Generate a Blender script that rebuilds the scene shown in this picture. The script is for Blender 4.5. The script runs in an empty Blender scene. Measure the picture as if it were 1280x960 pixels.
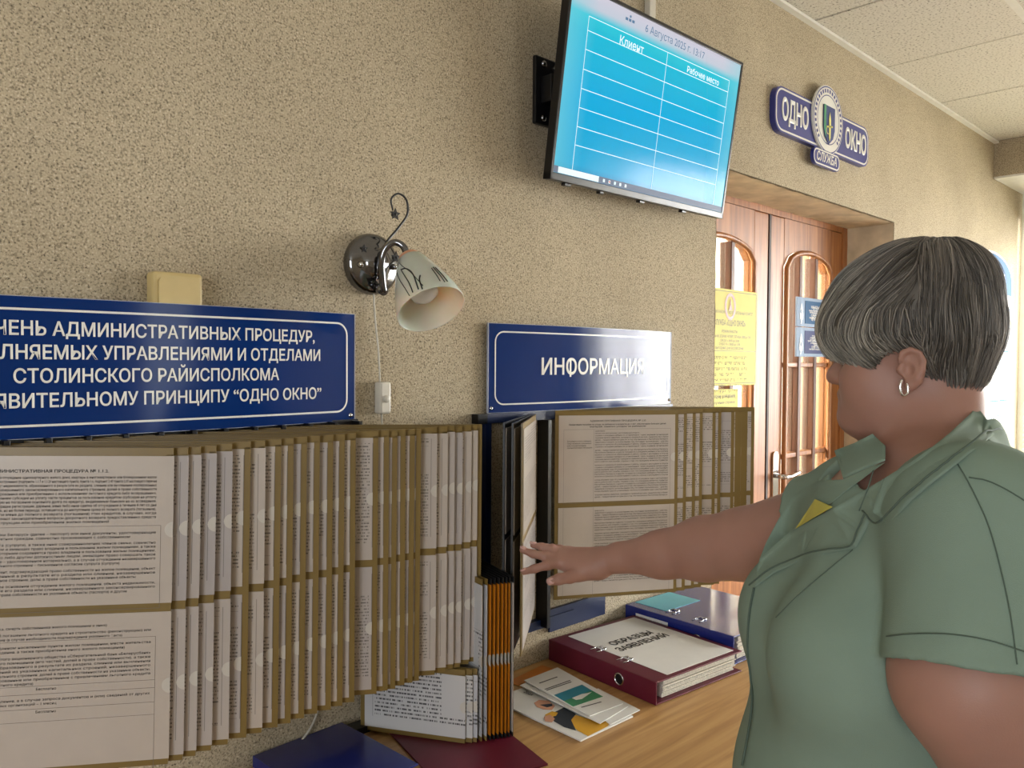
import bpy, bmesh, math, random
import numpy as np
from mathutils import Vector, Matrix, Euler
from mathutils.bvhtree import BVHTree

random.seed(7); np.random.seed(7)
SC = bpy.context.scene
COL = SC.collection
# ------------------------------------------------------------------ camera
FPX = 1009.95
yaw, pitch, roll = math.radians(45.7958), math.radians(-1.5722), math.radians(0.3605)
CAM = Vector((0, -1.27, 1.55))
F = Vector((math.cos(yaw)*math.cos(pitch), math.sin(yaw)*math.cos(pitch), math.sin(pitch)))
R0 = F.cross(Vector((0, 0, 1))).normalized(); U0 = R0.cross(F)
R = math.cos(roll)*R0 + math.sin(roll)*U0
U = -math.sin(roll)*R0 + math.cos(roll)*U0
cd = bpy.data.cameras.new('camera'); cam = bpy.data.objects.new('camera', cd); COL.objects.link(cam)
cd.sensor_width = 36; cd.lens = FPX*36/1280; cd.clip_start = 0.02
M = Matrix((R, U, -F)).transposed().to_4x4(); M.translation = CAM
cam.matrix_world = M
SC.camera = cam

def ray(px, py): return F + R*((px-640)/FPX) - U*((py-480)/FPX)
def at(px, py, d): return CAM + ray(px, py)*d              # point seen at a pixel, at a real depth in metres
def on_y(px, py, y):
    r = ray(px, py); return CAM + r*((y-CAM.y)/r.y)
def on_z(px, py, z):
    r = ray(px, py); return CAM + r*((z-CAM.z)/r.z)
def proj(p):
    v = Vector(p)-CAM; d = v.dot(F); return 640+FPX*v.dot(R)/d, 480-FPX*v.dot(U)/d, d

# ------------------------------------------------------------------ world, light, exposure
w = bpy.data.worlds.new('sky'); SC.world = w; w.use_nodes = True
w.node_tree.nodes['Background'].inputs[0].default_value = (0.80, 0.90, 1.0, 1)
w.node_tree.nodes['Background'].inputs[1].default_value = 4.0
SC.view_settings.view_transform = 'Standard'; SC.view_settings.look = 'None'
SC.view_settings.gamma = 1; SC.view_settings.use_curve_mapping = False
SC.view_settings.exposure = 0.1

def area(name, loc, target, sx, sy, power, col):
    l = bpy.data.lights.new(name, 'AREA'); l.shape = 'RECTANGLE'; l.size = sx; l.size_y = sy
    l.energy = power; l.color = col
    o = bpy.data.objects.new(name, l); COL.objects.link(o); o.location = loc
    o.rotation_euler = (Vector(target)-Vector(loc)).to_track_quat('-Z', 'Y').to_euler()
    return o
area('end_window_daylight', (6.2, -2.2, 1.8), (0, -1.9, 1.35), 3.2, 1.8, 760, (1.0, .99, .975))
area('back_window_daylight', (2.05, -4.35, 1.75), (2.05, 0, 1.5), .6, 1.4, 9, (.95, .97, 1.0))
area('side_fill_light', (-2.95, -2.3, 1.7), (.8, -.9, 1.3), 1.6, 1.3, 42, (.94, .96, 1.0))  # added fill for the leaves and the woman, no known window there
area('foyer_daylight', (2.5, 1.9, 2.1), (2.9, .3, 1.4), 1.4, 1.2, 190, (1.0, .95, .84))

# ------------------------------------------------------------------ materials
MATS = {}
def mat(name, col, rough=.5, metal=0, var=.04, scale=30, bump=0, bscale=200, coat=0, spec=.5, emit=None, es=0, sub=0):
    m = bpy.data.materials.new(name); m.use_nodes = True; nt = m.node_tree; N = nt.nodes; L = nt.links
    b = N['Principled BSDF']
    tc = N.new('ShaderNodeTexCoord'); no = N.new('ShaderNodeTexNoise'); no.inputs['Scale'].default_value = scale
    no.inputs['Detail'].default_value = 3
    L.new(tc.outputs['Object'], no.inputs['Vector'])
    mr = N.new('ShaderNodeMapRange'); L.new(no.outputs[0], mr.inputs[0])
    mr.inputs[1].default_value = .3; mr.inputs[2].default_value = .7
    mr.inputs[3].default_value = 1-var; mr.inputs[4].default_value = 1+var
    vm = N.new('ShaderNodeVectorMath'); vm.operation = 'SCALE'; vm.inputs[0].default_value = col[:3]
    L.new(mr.outputs[0], vm.inputs['Scale']); L.new(vm.outputs[0], b.inputs['Base Color'])
    b.inputs['Roughness'].default_value = rough; b.inputs['Metallic'].default_value = metal
    b.inputs['Coat Weight'].default_value = coat; b.inputs['Coat Roughness'].default_value = .08
    b.inputs['Specular IOR Level'].default_value = spec
    if sub: b.inputs['Subsurface Weight'].default_value = sub; b.inputs['Subsurface Scale'].default_value = .01
    if bump:
        n2 = N.new('ShaderNodeTexNoise'); n2.inputs['Scale'].default_value = bscale; L.new(tc.outputs['Object'], n2.inputs['Vector'])
        bp = N.new('ShaderNodeBump'); bp.inputs['Strength'].default_value = bump; bp.inputs['Distance'].default_value = .002
        L.new(n2.outputs[0], bp.inputs['Height']); L.new(bp.outputs[0], b.inputs['Normal'])
    if emit:
        b.inputs['Emission Color'].default_value = (*emit, 1); b.inputs['Emission Strength'].default_value = es
    MATS[name] = m; return m
def S(r, g, b):                                            # sRGB 0..255 -> linear
    return tuple(((c/255)/12.92 if c/255 <= .04045 else ((c/255+.055)/1.055)**2.4) for c in (r, g, b))

def ramp(N, stops):
    r = N.new('ShaderNodeValToRGB'); e = r.color_ramp.elements
    e[0].position = stops[0][0]; e[0].color = (*stops[0][1], 1)
    e[1].position = stops[-1][0]; e[1].color = (*stops[-1][1], 1)
    for p, c in stops[1:-1]:
        q = e.new(p); q.color = (*c, 1)
    return r

def wall_material():
    m = mat('pebbled_plaster', (.5, .5, .5), .85, spec=.2); nt = m.node_tree; N = nt.nodes; L = nt.links; b = N['Principled BSDF']
    tc = N.new('ShaderNodeTexCoord')
    n1 = N.new('ShaderNodeTexNoise'); n1.inputs['Scale'].default_value = 300; n1.inputs['Detail'].default_value = 2
    v1 = N.new('ShaderNodeTexVoronoi'); v1.inputs['Scale'].default_value = 380
    n3 = N.new('ShaderNodeTexNoise'); n3.inputs['Scale'].default_value = 3.0; n3.inputs['Detail'].default_value = 4
    for n in (n1, v1, n3): L.new(tc.outputs['Object'], n.inputs['Vector'])
    r1 = ramp(N, [(.33, S(88, 80, 66)), (.40, S(176, 162, 138)), (.60, S(190, 176, 150)), (.70, S(216, 206, 184))])
    L.new(n1.outputs[0], r1.inputs[0])
    sp = N.new('ShaderNodeSeparateColor'); L.new(v1.outputs['Color'], sp.inputs[0])
    th = ramp(N, [(.80, (0, 0, 0)), (.86, (1, 1, 1))]); L.new(sp.outputs[0], th.inputs[0])
    mx = N.new('ShaderNodeMix'); mx.data_type = 'RGBA'; mx.inputs['B'].default_value = (*S(112, 102, 84), 1)
    mf = N.new('ShaderNodeMath'); mf.operation = 'MULTIPLY'; mf.inputs[1].default_value = .55; L.new(th.outputs[0], mf.inputs[0])
    L.new(mf.outputs[0], mx.inputs['Factor']); L.new(r1.outputs[0], mx.inputs['A'])
    r3 = ramp(N, [(.3, (.90, .89, .87)), (.7, (1.06, 1.06, 1.05))]); L.new(n3.outputs[0], r3.inputs[0])
    m2 = N.new('ShaderNodeMix'); m2.data_type = 'RGBA'; m2.blend_type = 'MULTIPLY'; m2.inputs['Factor'].default_value = 1
    L.new(mx.outputs['Result'], m2.inputs['A']); L.new(r3.outputs[0], m2.inputs['B'])
    L.new(m2.outputs['Result'], b.inputs['Base Color'])
    bp = N.new('ShaderNodeBump'); bp.inputs['Strength'].default_value = .5; bp.inputs['Distance'].default_value = .003
    L.new(n1.outputs[0], bp.inputs['Height']); L.new(bp.outputs[0], b.inputs['Normal'])
    return m
wall_material()

def wood_material(name, a, bcol, c, axis='Z', scale=14, rough=.4, coat=0):
    m = mat(name, a, rough, coat=coat); nt = m.node_tree; N = nt.nodes; L = nt.links; b = N['Principled BSDF']
    tc = N.new('ShaderNodeTexCoord'); mp = N.new('ShaderNodeMapping')
    s = {'X': (.06, 1, 1), 'Y': (1, .06, 1), 'Z': (1, 1, .06)}[axis]; mp.inputs['Scale'].default_value = s
    L.new(tc.outputs['Object'], mp.inputs[0])
    n = N.new('ShaderNodeTexNoise'); n.inputs['Scale'].default_value = scale*6; n.inputs['Detail'].default_value = 6; n.inputs['Distortion'].default_value = .6
    L.new(mp.outputs[0], n.inputs['Vector'])
    r = ramp(N, [(.3, a), (.5, bcol), (.72, c)]); L.new(n.outputs[0], r.inputs[0]); L.new(r.outputs[0], b.inputs['Base Color'])
    return m
wood_material('oak_laminate', S(168, 126, 76), S(190, 147, 92), S(206, 166, 110), 'X', 9, .38)
wood_material('door_wood_dark', S(78, 44, 24), S(96, 54, 30), S(112, 66, 38), 'Z', 8, .5)
wood_material('door_wood', S(128, 78, 40), S(160, 102, 56), S(186, 128, 76), 'Z', 8, .45, 0)

def ceiling_material():
    m = mat('mineral_tile', (.7, .7, .66), .9, spec=.1); nt = m.node_tree; N = nt.nodes; L = nt.links; b = N['Principled BSDF']
    tc = N.new('ShaderNodeTexCoord'); n = N.new('ShaderNodeTexNoise'); n.inputs['Scale'].default_value = 130; n.inputs['Detail'].default_value = 1.5
    L.new(tc.outputs['Object'], n.inputs['Vector'])
    r = ramp(N, [(.30, S(138, 132, 118)), (.40, S(212, 207, 194)), (.6, S(222, 218, 206))]); L.new(n.outputs[0], r.inputs[0])
    L.new(r.outputs[0], b.inputs['Base Color'])
ceiling_material()

def page_material(name, paper, ink, pitch=.0052, bold=0):
    """paper printed with rows of word-like marks and ruled boxes; uv in metres, every sheet different"""
    m = mat(name, paper, .35, coat=.35, spec=.4); nt = m.node_tree; N = nt.nodes; L = nt.links; b = N['Principled BSDF']
    uv = N.new('ShaderNodeUVMap'); sx = N.new('ShaderNodeSeparateXYZ'); L.new(uv.outputs[0], sx.inputs[0])
    oi = N.new('ShaderNodeObjectInfo')
    def ma(op, a, bb=None, clamp=False):
        n = N.new('ShaderNodeMath'); n.operation = op; n.use_clamp = clamp
        for i, v in enumerate((a, bb)):
            if v is None: continue
            if isinstance(v, (int, float)): n.inputs[i].default_value = v
            else: L.new(v, n.inputs[i])
        return n.outputs[0]
    x, y = sx.outputs[0], sx.outputs[1]
    rw = ma('DIVIDE', y, pitch); row = ma('FLOOR', rw); fr = ma('FRACT', rw)
    band = ma('MULTIPLY', ma('GREATER_THAN', fr, .28), ma('LESS_THAN', fr, .72))
    seed = ma('MULTIPLY', oi.outputs['Random'], 91.7)
    def wn(a, bb, cc=None):
        c = N.new('ShaderNodeCombineXYZ'); L.new(a, c.inputs[0]); L.new(bb, c.inputs[1])
        L.new(seed, c.inputs[2]); n = N.new('ShaderNodeTexWhiteNoise'); L.new(c.outputs[0], n.inputs['Vector']); return n.outputs[0]
    cell = ma('FLOOR', ma('DIVIDE', x, .0021)); word = ma('GREATER_THAN', wn(cell, row), .2)
    glyph = ma('GREATER_THAN', wn(ma('FLOOR', ma('DIVIDE', x, .0007)), row), .28)
    para = ma('GREATER_THAN', wn(ma('FLOOR', ma('DIVIDE', row, 5.0)), ma('FLOOR', ma('DIVIDE', x, .15))), .34)
    inx = ma('MULTIPLY', ma('GREATER_THAN', x, .020), ma('LESS_THAN', x, .286))
    iny = ma('MULTIPLY', ma('GREATER_THAN', y, .020), ma('LESS_THAN', y, .190))
    ink_f = ma('MULTIPLY', ma('MULTIPLY', band, word), ma('MULTIPLY', glyph, ma('MULTIPLY', para, ma('MULTIPLY', inx, iny))))
    def line(v, p, wd=.0005): return ma('LESS_THAN', ma('ABSOLUTE', ma('SUBTRACT', v, p)), wd)
    box = ma('MULTIPLY', ma('MAXIMUM', line(x, .2905), line(x, .016)), iny)
    fr5 = ma('FRACT', ma('ADD', ma('DIVIDE', row, 10.0), ma('MULTIPLY', oi.outputs['Random'], 7.3)))
    hl = ma('MULTIPLY', ma('MULTIPLY', ma('LESS_THAN', fr5, .09), ma('LESS_THAN', fr, .1)), ma('MULTIPLY', inx, iny))
    rules = ma('MULTIPLY', ma('MAXIMUM', box, hl), .55)
    fac = ma('MAXIMUM', ma('MULTIPLY', ink_f, .72 if not bold else .9), rules, True)
    tint = N.new('ShaderNodeMix'); tint.data_type = 'RGBA'
    tint.inputs['A'].default_value = (*paper, 1); tint.inputs['B'].default_value = (paper[0]*.80, paper[1]*.83, paper[2]*.93, 1)
    L.new(wn(oi.outputs['Random'], oi.outputs['Random']), tint.inputs['Factor'])
    mx = N.new('ShaderNodeMix'); mx.data_type = 'RGBA'; mx.inputs['B'].default_value = (*ink, 1)
    L.new(tint.outputs['Result'], mx.inputs['A']); L.new(fac, mx.inputs['Factor']); L.new(mx.outputs['Result'], b.inputs['Base Color'])
    return m
PAPER = S(192, 181, 170)
page_material('printed_page', PAPER, S(70, 66, 62))
page_material('printed_page_large', S(205, 203, 200), S(50, 50, 52), .0072, 1)
mat('paper', PAPER, .35, var=.02, coat=.35, spec=.4)
mat('tab_film', S(202, 196, 186), .3, var=.02)
mat('white_paper', S(228, 226, 220), .5, var=.02)
mat('ink', S(58, 54, 52), .6); mat('rule_ink', S(120, 112, 104), .6); mat('black_ink', S(25, 25, 28), .5)
mat('olive_plastic', S(126, 104, 54), .35, var=.06, scale=12, spec=.5)
mat('orange_plastic', S(196, 116, 22), .35, var=.05)
mat('gap_shadow_brown', S(58, 36, 20), .6)  # shade of the gap between the door leaves, as a colour
mat('dark_plastic', S(30, 30, 33), .4); mat('black_plastic', S(16, 16, 18), .3)
mat('sign_blue', S(10, 44, 104), .14, var=.02, coat=0, spec=.18)
mat('sign_white', S(226, 224, 216), .3, var=.01); mat('sign_edge', S(170, 176, 190), .3)
mat('frame_blue', S(16, 34, 74), .35); mat('logo_blue', S(44, 52, 128), .3, coat=.3)
mat('chrome', (.62, .62, .64), .12, 1, var=.02); mat('dark_chrome', (.22, .22, .23), .12, 1, var=.02)
mat('black_iron', (.012, .012, .013), .35); mat('copper', S(205, 150, 118), .4, .3)
mat('white_plastic', S(206, 200, 186), .4); mat('beige_plastic', S(206, 184, 128), .4, spec=.5)
mat('cable_white', S(196, 190, 176), .5)
mat('burgundy_binder', S(96, 22, 42), .4, bump=.15, bscale=900, spec=.4); mat('blue_binder', S(30, 42, 118), .22, spec=.6, coat=.3)
mat('sheet_edges', S(206, 200, 186), .8, var=.2, scale=220)
mat('teal_label', S(96, 178, 196), .4)
mat('plaster_bare', S(204, 190, 164), .9, var=.18, scale=14, bump=.4, bscale=60, spec=.1)
mat('white_paint', S(226, 224, 214), .7, spec=.15); mat('floor_tile', S(120, 104, 88), .4, var=.12, scale=5)
mat('blind_slat', S(232, 230, 216), .5)
mat('yellow_plate', S(226, 216, 132), .6, spec=.12); mat('plate_ink', S(70, 62, 40), .5); mat('emblem_pink', S(176, 128, 122), .5)
mat('door_sign_blue', S(44, 92, 136), .6, spec=.15); mat('door_sign_slate', S(70, 78, 122), .6, spec=.15); mat('door_sign_pale', S(150, 170, 196), .6, spec=.15)
mat('jacket_cloth', S(130, 149, 133), .8, var=.05, scale=9, bump=.25, bscale=1400, spec=.25)
mat('jacket_seam_shadow', S(86, 102, 90), .9); mat('yellow_top', S(196, 186, 84), .7, bump=.4, bscale=500)
mat('skin', S(168, 126, 110), .48, var=.06, scale=16, bump=.12, bscale=700, sub=.12, spec=.35)
mat('skin_lip', S(150, 84, 78), .4); mat('nail', S(214, 170, 160), .2, coat=.5); mat('eye_white', S(210, 205, 200), .2)
mat('iris', S(70, 80, 90), .2); mat('lash', S(30, 24, 20), .6); mat('silver', (.82, .80, .76), .18, 1)
mat('trouser_cloth', S(122, 141, 125), .85); mat('shoe_leather', S(30, 26, 24), .35)
mat('hair_base', S(96, 88, 76), .55, var=.2, scale=60)
mat('bulb_glass', (.85, .85, .83), .05, spec=.8)
mat('yellow_print', S(214, 160, 40), .45); mat('skin_print', S(206, 150, 120), .5); mat('red_print', S(190, 80, 60), .5)
mat('navy_print', S(30, 40, 50), .5); mat('teal_print', S(40, 130, 150), .4); mat('green_print', S(60, 140, 96), .4)

def glass_shade():
    m = mat('frosted_glass', S(226, 222, 206), .25, var=.03, coat=.5)
    b = m.node_tree.nodes['Principled BSDF']; b.inputs['Transmission Weight'].default_value = .25; b.inputs['Subsurface Weight'].default_value = .3
    return m
glass_shade()
def pane_glass():
    m = bpy.data.materials.new('ribbed_glass'); m.use_nodes = True; N = m.node_tree.nodes; L = m.node_tree.links
    b = N['Principled BSDF']; b.inputs['Base Color'].default_value = (.95, .93, .86, 1); b.inputs['Roughness'].default_value = .22
    b.inputs['Transmission Weight'].default_value = .92; b.inputs['IOR'].default_value = 1.1
    tc = N.new('ShaderNodeTexCoord'); n = N.new('ShaderNodeTexNoise'); n.inputs['Scale'].default_value = 120; L.new(tc.outputs['Object'], n.inputs['Vector'])
    bp = N.new('ShaderNodeBump'); bp.inputs['Strength'].default_value = .4; bp.inputs['Distance'].default_value = .002
    L.new(n.outputs[0], bp.inputs['Height']); L.new(bp.outputs[0], b.inputs['Normal']); MATS['ribbed_glass'] = m
pane_glass()
def screen_material():
    m = bpy.data.materials.new('lit_screen'); m.use_nodes = True; N = m.node_tree.nodes; L = m.node_tree.links
    b = N['Principled BSDF']; b.inputs['Base Color'].default_value = (.01, .01, .01, 1); b.inputs['Roughness'].default_value = .12; b.inputs['Specular IOR Level'].default_value = .12
    uv = N.new('ShaderNodeUVMap'); sx = N.new('ShaderNodeSeparateXYZ'); L.new(uv.outputs[0], sx.inputs[0])
    r = ramp(N, [(0, S(8, 132, 186)), (.07, S(0, 172, 224)), (.5, S(0, 178, 230)), (.78, S(2, 190, 224)), (.875, S(40, 204, 224)), (.925, S(200, 208, 222)), (1, S(212, 208, 222))])
    L.new(sx.outputs[1], r.inputs[0])
    rx = ramp(N, [(0, (1, 1, 1)), (.13, (.0, .0, .0)), (.87, (0, 0, 0)), (1, (.9, .9, .9))]); L.new(sx.outputs[0], rx.inputs[0])
    mx = N.new('ShaderNodeMix'); mx.data_type = 'RGBA'; mx.inputs['B'].default_value = (*S(120, 214, 226), 1)
    mm = N.new('ShaderNodeMath'); mm.operation = 'MULTIPLY'; mm.inputs[1].default_value = .6
    L.new(rx.outputs[0], mm.inputs[0]); L.new(mm.outputs[0], mx.inputs['Factor']); L.new(r.outputs[0], mx.inputs['A'])
    L.new(mx.outputs['Result'], b.inputs['Emission Color']); b.inputs['Emission Strength'].default_value = .88
    MATS['lit_screen'] = m
screen_material()
mat('screen_line', (.02, .02, .02), emit=S(220, 246, 250), es=.95); mat('screen_text', (.02, .02, .02), emit=S(60, 110, 150), es=.9)
mat('screen_bar', (.02, .02, .02), emit=S(24, 66, 104), es=.9); mat('screen_red', (.02, .02, .02), emit=S(200, 70, 60), es=.9)
mat('screen_green', (.02, .02, .02), emit=S(60, 200, 170), es=.9)

def hair_material():
    m = bpy.data.materials.new('hair_strand'); m.use_nodes = True; N = m.node_tree.nodes; L = m.node_tree.links
    b = N['Principled BSDF']; a = N.new('ShaderNodeVertexColor'); a.layer_name = 'tone'
    L.new(a.outputs[0], b.inputs['Base Color']); b.inputs['Roughness'].default_value = .42; b.inputs['Specular IOR Level'].default_value = .5
    MATS['hair_strand'] = m
hair_material()

# ------------------------------------------------------------------ object helpers
def link(name, me, parent=None, m=None, smooth=False):
    o = bpy.data.objects.new(name, me); COL.objects.link(o)
    if parent: o.parent = parent
    if m:
        for x in (m if isinstance(m, (list, tuple)) else [m]): me.materials.append(MATS[x])
    if smooth: me.polygons.foreach_set('use_smooth', [True]*len(me.polygons))
    return o
def finish(bm, name, m, parent=None, smooth=False, recalc=True):
    if recalc: bmesh.ops.recalc_face_normals(bm, faces=bm.faces)
    me = bpy.data.meshes.new(name); bm.to_mesh(me); bm.free()
    return link(name, me, parent, m, smooth)
def pyobj(name, vs, fs, m, parent=None, smooth=False):
    me = bpy.data.meshes.new(name); me.from_pydata([tuple(v) for v in vs], [], fs); me.update()
    return link(name, me, parent, m, smooth)
def tag(o, label=None, cat=None, group=None, kind=None):
    if label: o['label'] = label
    if cat: o['category'] = cat
    if group: o['group'] = group
    if kind: o['kind'] = kind
    return o
def thing(name, label, cat, loc=(0, 0, 0), rot=(0, 0, 0), group=None):
    o = bpy.data.objects.new(name, None); COL.objects.link(o); o.location = loc; o.rotation_euler = rot
    o.empty_display_size = .05
    return tag(o, label, cat, group)
def struct(o): o['kind'] = 'structure'; return o

def add_box(bm, x0, x1, y0, y1, z0, z1, bev=0, mi=0, M4=None):
    vs = [bm.verts.new((x, y, z)) for x in (x0, x1) for y in (y0, y1) for z in (z0, z1)]
    if M4:
        for v in vs: v.co = M4 @ v.co
    fs = [bm.faces.new([vs[i] for i in q]) for q in ((0, 1, 3, 2), (4, 6, 7, 5), (0, 4, 5, 1), (2, 3, 7, 6), (0, 2, 6, 4), (1, 5, 7, 3))]
    for f in fs: f.material_index = mi
    if bev:
        es = set(e for f in fs for e in f.edges)
        r = bmesh.ops.bevel(bm, geom=list(es), offset=bev, segments=2, affect='EDGES', profile=.5)
        for f in r['faces']: f.material_index = mi
    return vs
def box(name, x0, x1, y0, y1, z0, z1, m, parent=None, bev=0):
    bm = bmesh.new(); add_box(bm, x0, x1, y0, y1, z0, z1, bev); return finish(bm, name, m, parent)
def add_tube(bm, pts, rad, seg=8, caps=True, mi=0):
    pts = [Vector(p) for p in pts]; n = len(pts)
    if not hasattr(rad, '__len__'): rad = [rad]*n
    rings = []; up = None
    for i, p in enumerate(pts):
        t = (pts[min(i+1, n-1)]-pts[max(i-1, 0)]).normalized()
        if up is None:
            up = t.orthogonal().normalized()
        up = (up - t*up.dot(t)).normalized(); s = t.cross(up)
        rings.append([bm.verts.new(p+(up*math.cos(a)+s*math.sin(a))*rad[i]) for a in (2*math.pi*k/seg for k in range(seg))])
    for a, b in zip(rings, rings[1:]):
        for k in range(seg):
            f = bm.faces.new((a[k], a[(k+1) % seg], b[(k+1) % seg], b[k])); f.smooth = True; f.material_index = mi
    if caps:
        for r in (rings[0], rings[-1]):
            try: bm.faces.new(r).material_index = mi
            except ValueError: pass
def tube(name, pts, rad, m, parent=None, seg=8):
    bm = bmesh.new(); add_tube(bm, pts, rad, seg); return finish(bm, name, m, parent)
def smooth_pts(ctrl, n=8):
    P = [Vector(c) for c in ctrl]; P = [2*P[0]-P[1]]+P+[2*P[-1]-P[-2]]; out = []
    for i in range(1, len(P)-2):
        for k in range(n):
            t = k/n; a, b, c, d = P[i-1:i+3]
            out.append(.5*((2*b)+(c-a)*t+(2*a-5*b+4*c-d)*t*t+(3*b-a-3*c+d)*t**3))
    out.append(P[-2]); return out
def add_lathe(bm, prof, seg=32, M4=None, mi=0):
    rings = []
    for r, z in prof:
        ring = [bm.verts.new((r*math.cos(2*math.pi*k/seg), r*math.sin(2*math.pi*k/seg), z)) for k in range(seg)]
        if M4:
            for v in ring: v.co = M4 @ v.co
        rings.append(ring)
    for a, b in zip(rings, rings[1:]):
        for k in range(seg):
            f = bm.faces.new((a[k], a[(k+1) % seg], b[(k+1) % seg], b[k])); f.smooth = True; f.material_index = mi
    return rings
def frame_of(origin, ax, up):
    ax = Vector(ax).normalized(); up = Vector(up); up = (up-ax*up.dot(ax)).normalized(); n = ax.cross(up)
    m = Matrix((ax, up, n)).transposed().to_4x4(); m.translation = Vector(origin); return m   # local x right, y up, z out
def add_prism(bm, pts, z0, z1, M4=None, mi=0):
    a = [bm.verts.new((x, y, z0)) for x, y in pts]; b = [bm.verts.new((x, y, z1)) for x, y in pts]
    if M4:
        for v in a+b: v.co = M4 @ v.co
    n = len(pts); fs = [bm.faces.new(b), bm.faces.new(list(reversed(a)))]
    for i in range(n): fs.append(bm.faces.new((a[i], a[(i+1) % n], b[(i+1) % n], b[i])))
    for f in fs: f.material_index = mi
def rrect(x0, x1, y0, y1, r, n=6):
    out = []
    for cx, cy, a0 in ((x1-r, y1-r, 0), (x0+r, y1-r, 90), (x0+r, y0+r, 180), (x1-r, y0+r, 270)):
        for k in range(n+1):
            a = math.radians(a0+90*k/n); out.append((cx+r*math.cos(a), cy+r*math.sin(a)))
    return out
def add_loop_line(bm, pts, w, z, fn=None, closed=True, mi=0):
    """a thin printed line following a closed outline"""
    n = len(pts); A = []; B = []
    for i in range(n):
        p = Vector(pts[i]).to_2d(); q0 = Vector(pts[(i-1) % n]).to_2d(); q1 = Vector(pts[(i+1) % n]).to_2d()
        if not closed and i == 0: q0 = p
        if not closed and i == n-1: q1 = p
        t = (q1-q0)
        if t.length < 1e-9: t = Vector((1, 0))
        t.normalize(); nn = Vector((-t.y, t.x))*w/2
        for lst, s in ((A, 1), (B, -1)):
            c = p+nn*s; co = Vector((c.x, c.y, z)); lst.append(bm.verts.new(fn(co) if fn else co))
    for i in range(n if closed else n-1):
        j = (i+1) % n; bm.faces.new((A[i], B[i], B[j], A[j])).material_index = mi

# text -> flat printed glyph mesh ------------------------------------------------
def glyphs(body, size, bold=0.0, align='CENTER', width=None, res=3, space=1.0, shear=0):
    c = bpy.data.curves.new('t', 'FONT'); c.body = body; c.size = size; c.resolution_u = res
    c.bevel_depth = bold*size; c.bevel_resolution = 0; c.align_x = align; c.align_y = 'CENTER'; c.space_character = space; c.shear = shear
    o = bpy.data.objects.new('t', c); COL.objects.link(o)
    me = bpy.data.meshes.new_from_object(o)
    n = len(me.vertices); co = np.zeros(n*3); me.vertices.foreach_get('co', co); co = co.reshape(-1, 3)
    fs = [tuple(p.vertices) for p in me.polygons]
    bpy.data.objects.remove(o); bpy.data.curves.remove(c); bpy.data.meshes.remove(me)
    if width and n:
        x0, x1 = co[:, 0].min(), co[:, 0].max()
        if x1 > x0:
            if align == 'LEFT': co[:, 0] = (co[:, 0]-x0)*(width/(x1-x0))
            else: co[:, 0] = (co[:, 0]-(x0+x1)/2)*(width/(x1-x0))
    return co, fs
def text_part(name, items, m, parent, fn=None, cut=False):
    """items: (body, x, y, size, opts); fn maps local (x,y,0) to 3-D"""
    if 1 < len(items) <= 10:
        for it in items: o = text_part(name, [it], m, parent, fn, cut)
        return o
    V = []; Fc = []
    for body, x, y, size, op in items:
        if 'Ф' in body and size > .03:                     # a solid stem for the letter whose outlines cross
            k = body.index('Ф'); body = body.replace('Ф', 'О'); g_ = [glyphs(q, size, align='LEFT')[0] for q in (body[:k], body[:k+1], body)]
            w_ = [g[:, 0].max()-g[:, 0].min() for g in g_]; sc_ = op.get('width', w_[2])/w_[2]
            cxf = x-w_[2]*sc_/2+(w_[0]+(w_[1]-w_[0])*.52)*sc_; hs_ = size*.055
            pyobj('letter_stem', [fn(Vector((cxf+a*hs_, y+b*size*.42, 0)))+Vector((0, -.0004, 0)) for a, b in ((-1, -1), (1, -1), (1, 1), (-1, 1))], [(0, 1, 2, 3)], m, parent)
        co, fs = glyphs(body, size, **op)
        if cut:
            bm = bmesh.new(); vv = [bm.verts.new(tuple(c)) for c in co]
            for q in fs:
                try: bm.faces.new([vv[i] for i in q])
                except ValueError: pass
            x_ = co[:, 0].min()
            while x_ < co[:, 0].max():
                x_ += .008; bmesh.ops.bisect_plane(bm, geom=bm.verts[:]+bm.edges[:]+bm.faces[:], plane_co=(x_, 0, 0), plane_no=(1, 0, 0))
            bm.verts.index_update(); co = np.array([tuple(v.co) for v in bm.verts]); fs = [tuple(v.index for v in q.verts) for q in bm.faces]; bm.free()
        off = len(V); bd = op.get('bold', 0)*size
        for c in co:
            p = Vector((c[0]+x, c[1]+y, 0))
            if not fn: V.append(p); continue
            q = fn(p)
            if bd:                                         # strokes stand a hair proud of the surface
                nv = (fn(p+Vector((.001, 0, 0)))-q).cross(fn(p+Vector((0, .001, 0)))-q).normalized(); q = q+nv*(max(c[2], 0)*.6)
            V.append(q)
        Fc += [tuple(i+off for i in f) for f in fs]
    return pyobj(name, V, Fc, m, parent)

# ------------------------------------------------------------------ room shell
ZC = 2.69; XE = 5.2; XW = -2.6; YB = -4.0
DX0, DX1, DZ, DY = 2.05, 3.37, 2.12, .19
bm = bmesh.new()
add_box(bm, XW, DX0, 0, .42, 0, ZC+.3); add_box(bm, DX1, XE+.3, 0, .42, 0, ZC+.3); add_box(bm, DX0, DX1, 0, .42, DZ, ZC+.3)
struct(finish(bm, 'wall_left', 'pebbled_plaster'))
bm = bmesh.new()   # roughly plastered reveal of the doorway
bm2 = bmesh.new()
def rough_slab(bm, p0, u, v, nu, nv, n, amp):
    g = [[bm.verts.new(Vector(p0)+Vector(u)*i/nu+Vector(v)*j/nv+Vector(n)*(.003+random.random()*amp)) for j in range(nv+1)] for i in range(nu+1)]
    for i in range(nu):
        for j in range(nv): bm.faces.new((g[i][j], g[i+1][j], g[i+1][j+1], g[i][j+1]))
rough_slab(bm, (DX0, 0.001, DZ), (DX1-DX0, 0, 0), (0, DY, 0), 40, 6, (0, 0, -1), .004)
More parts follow.
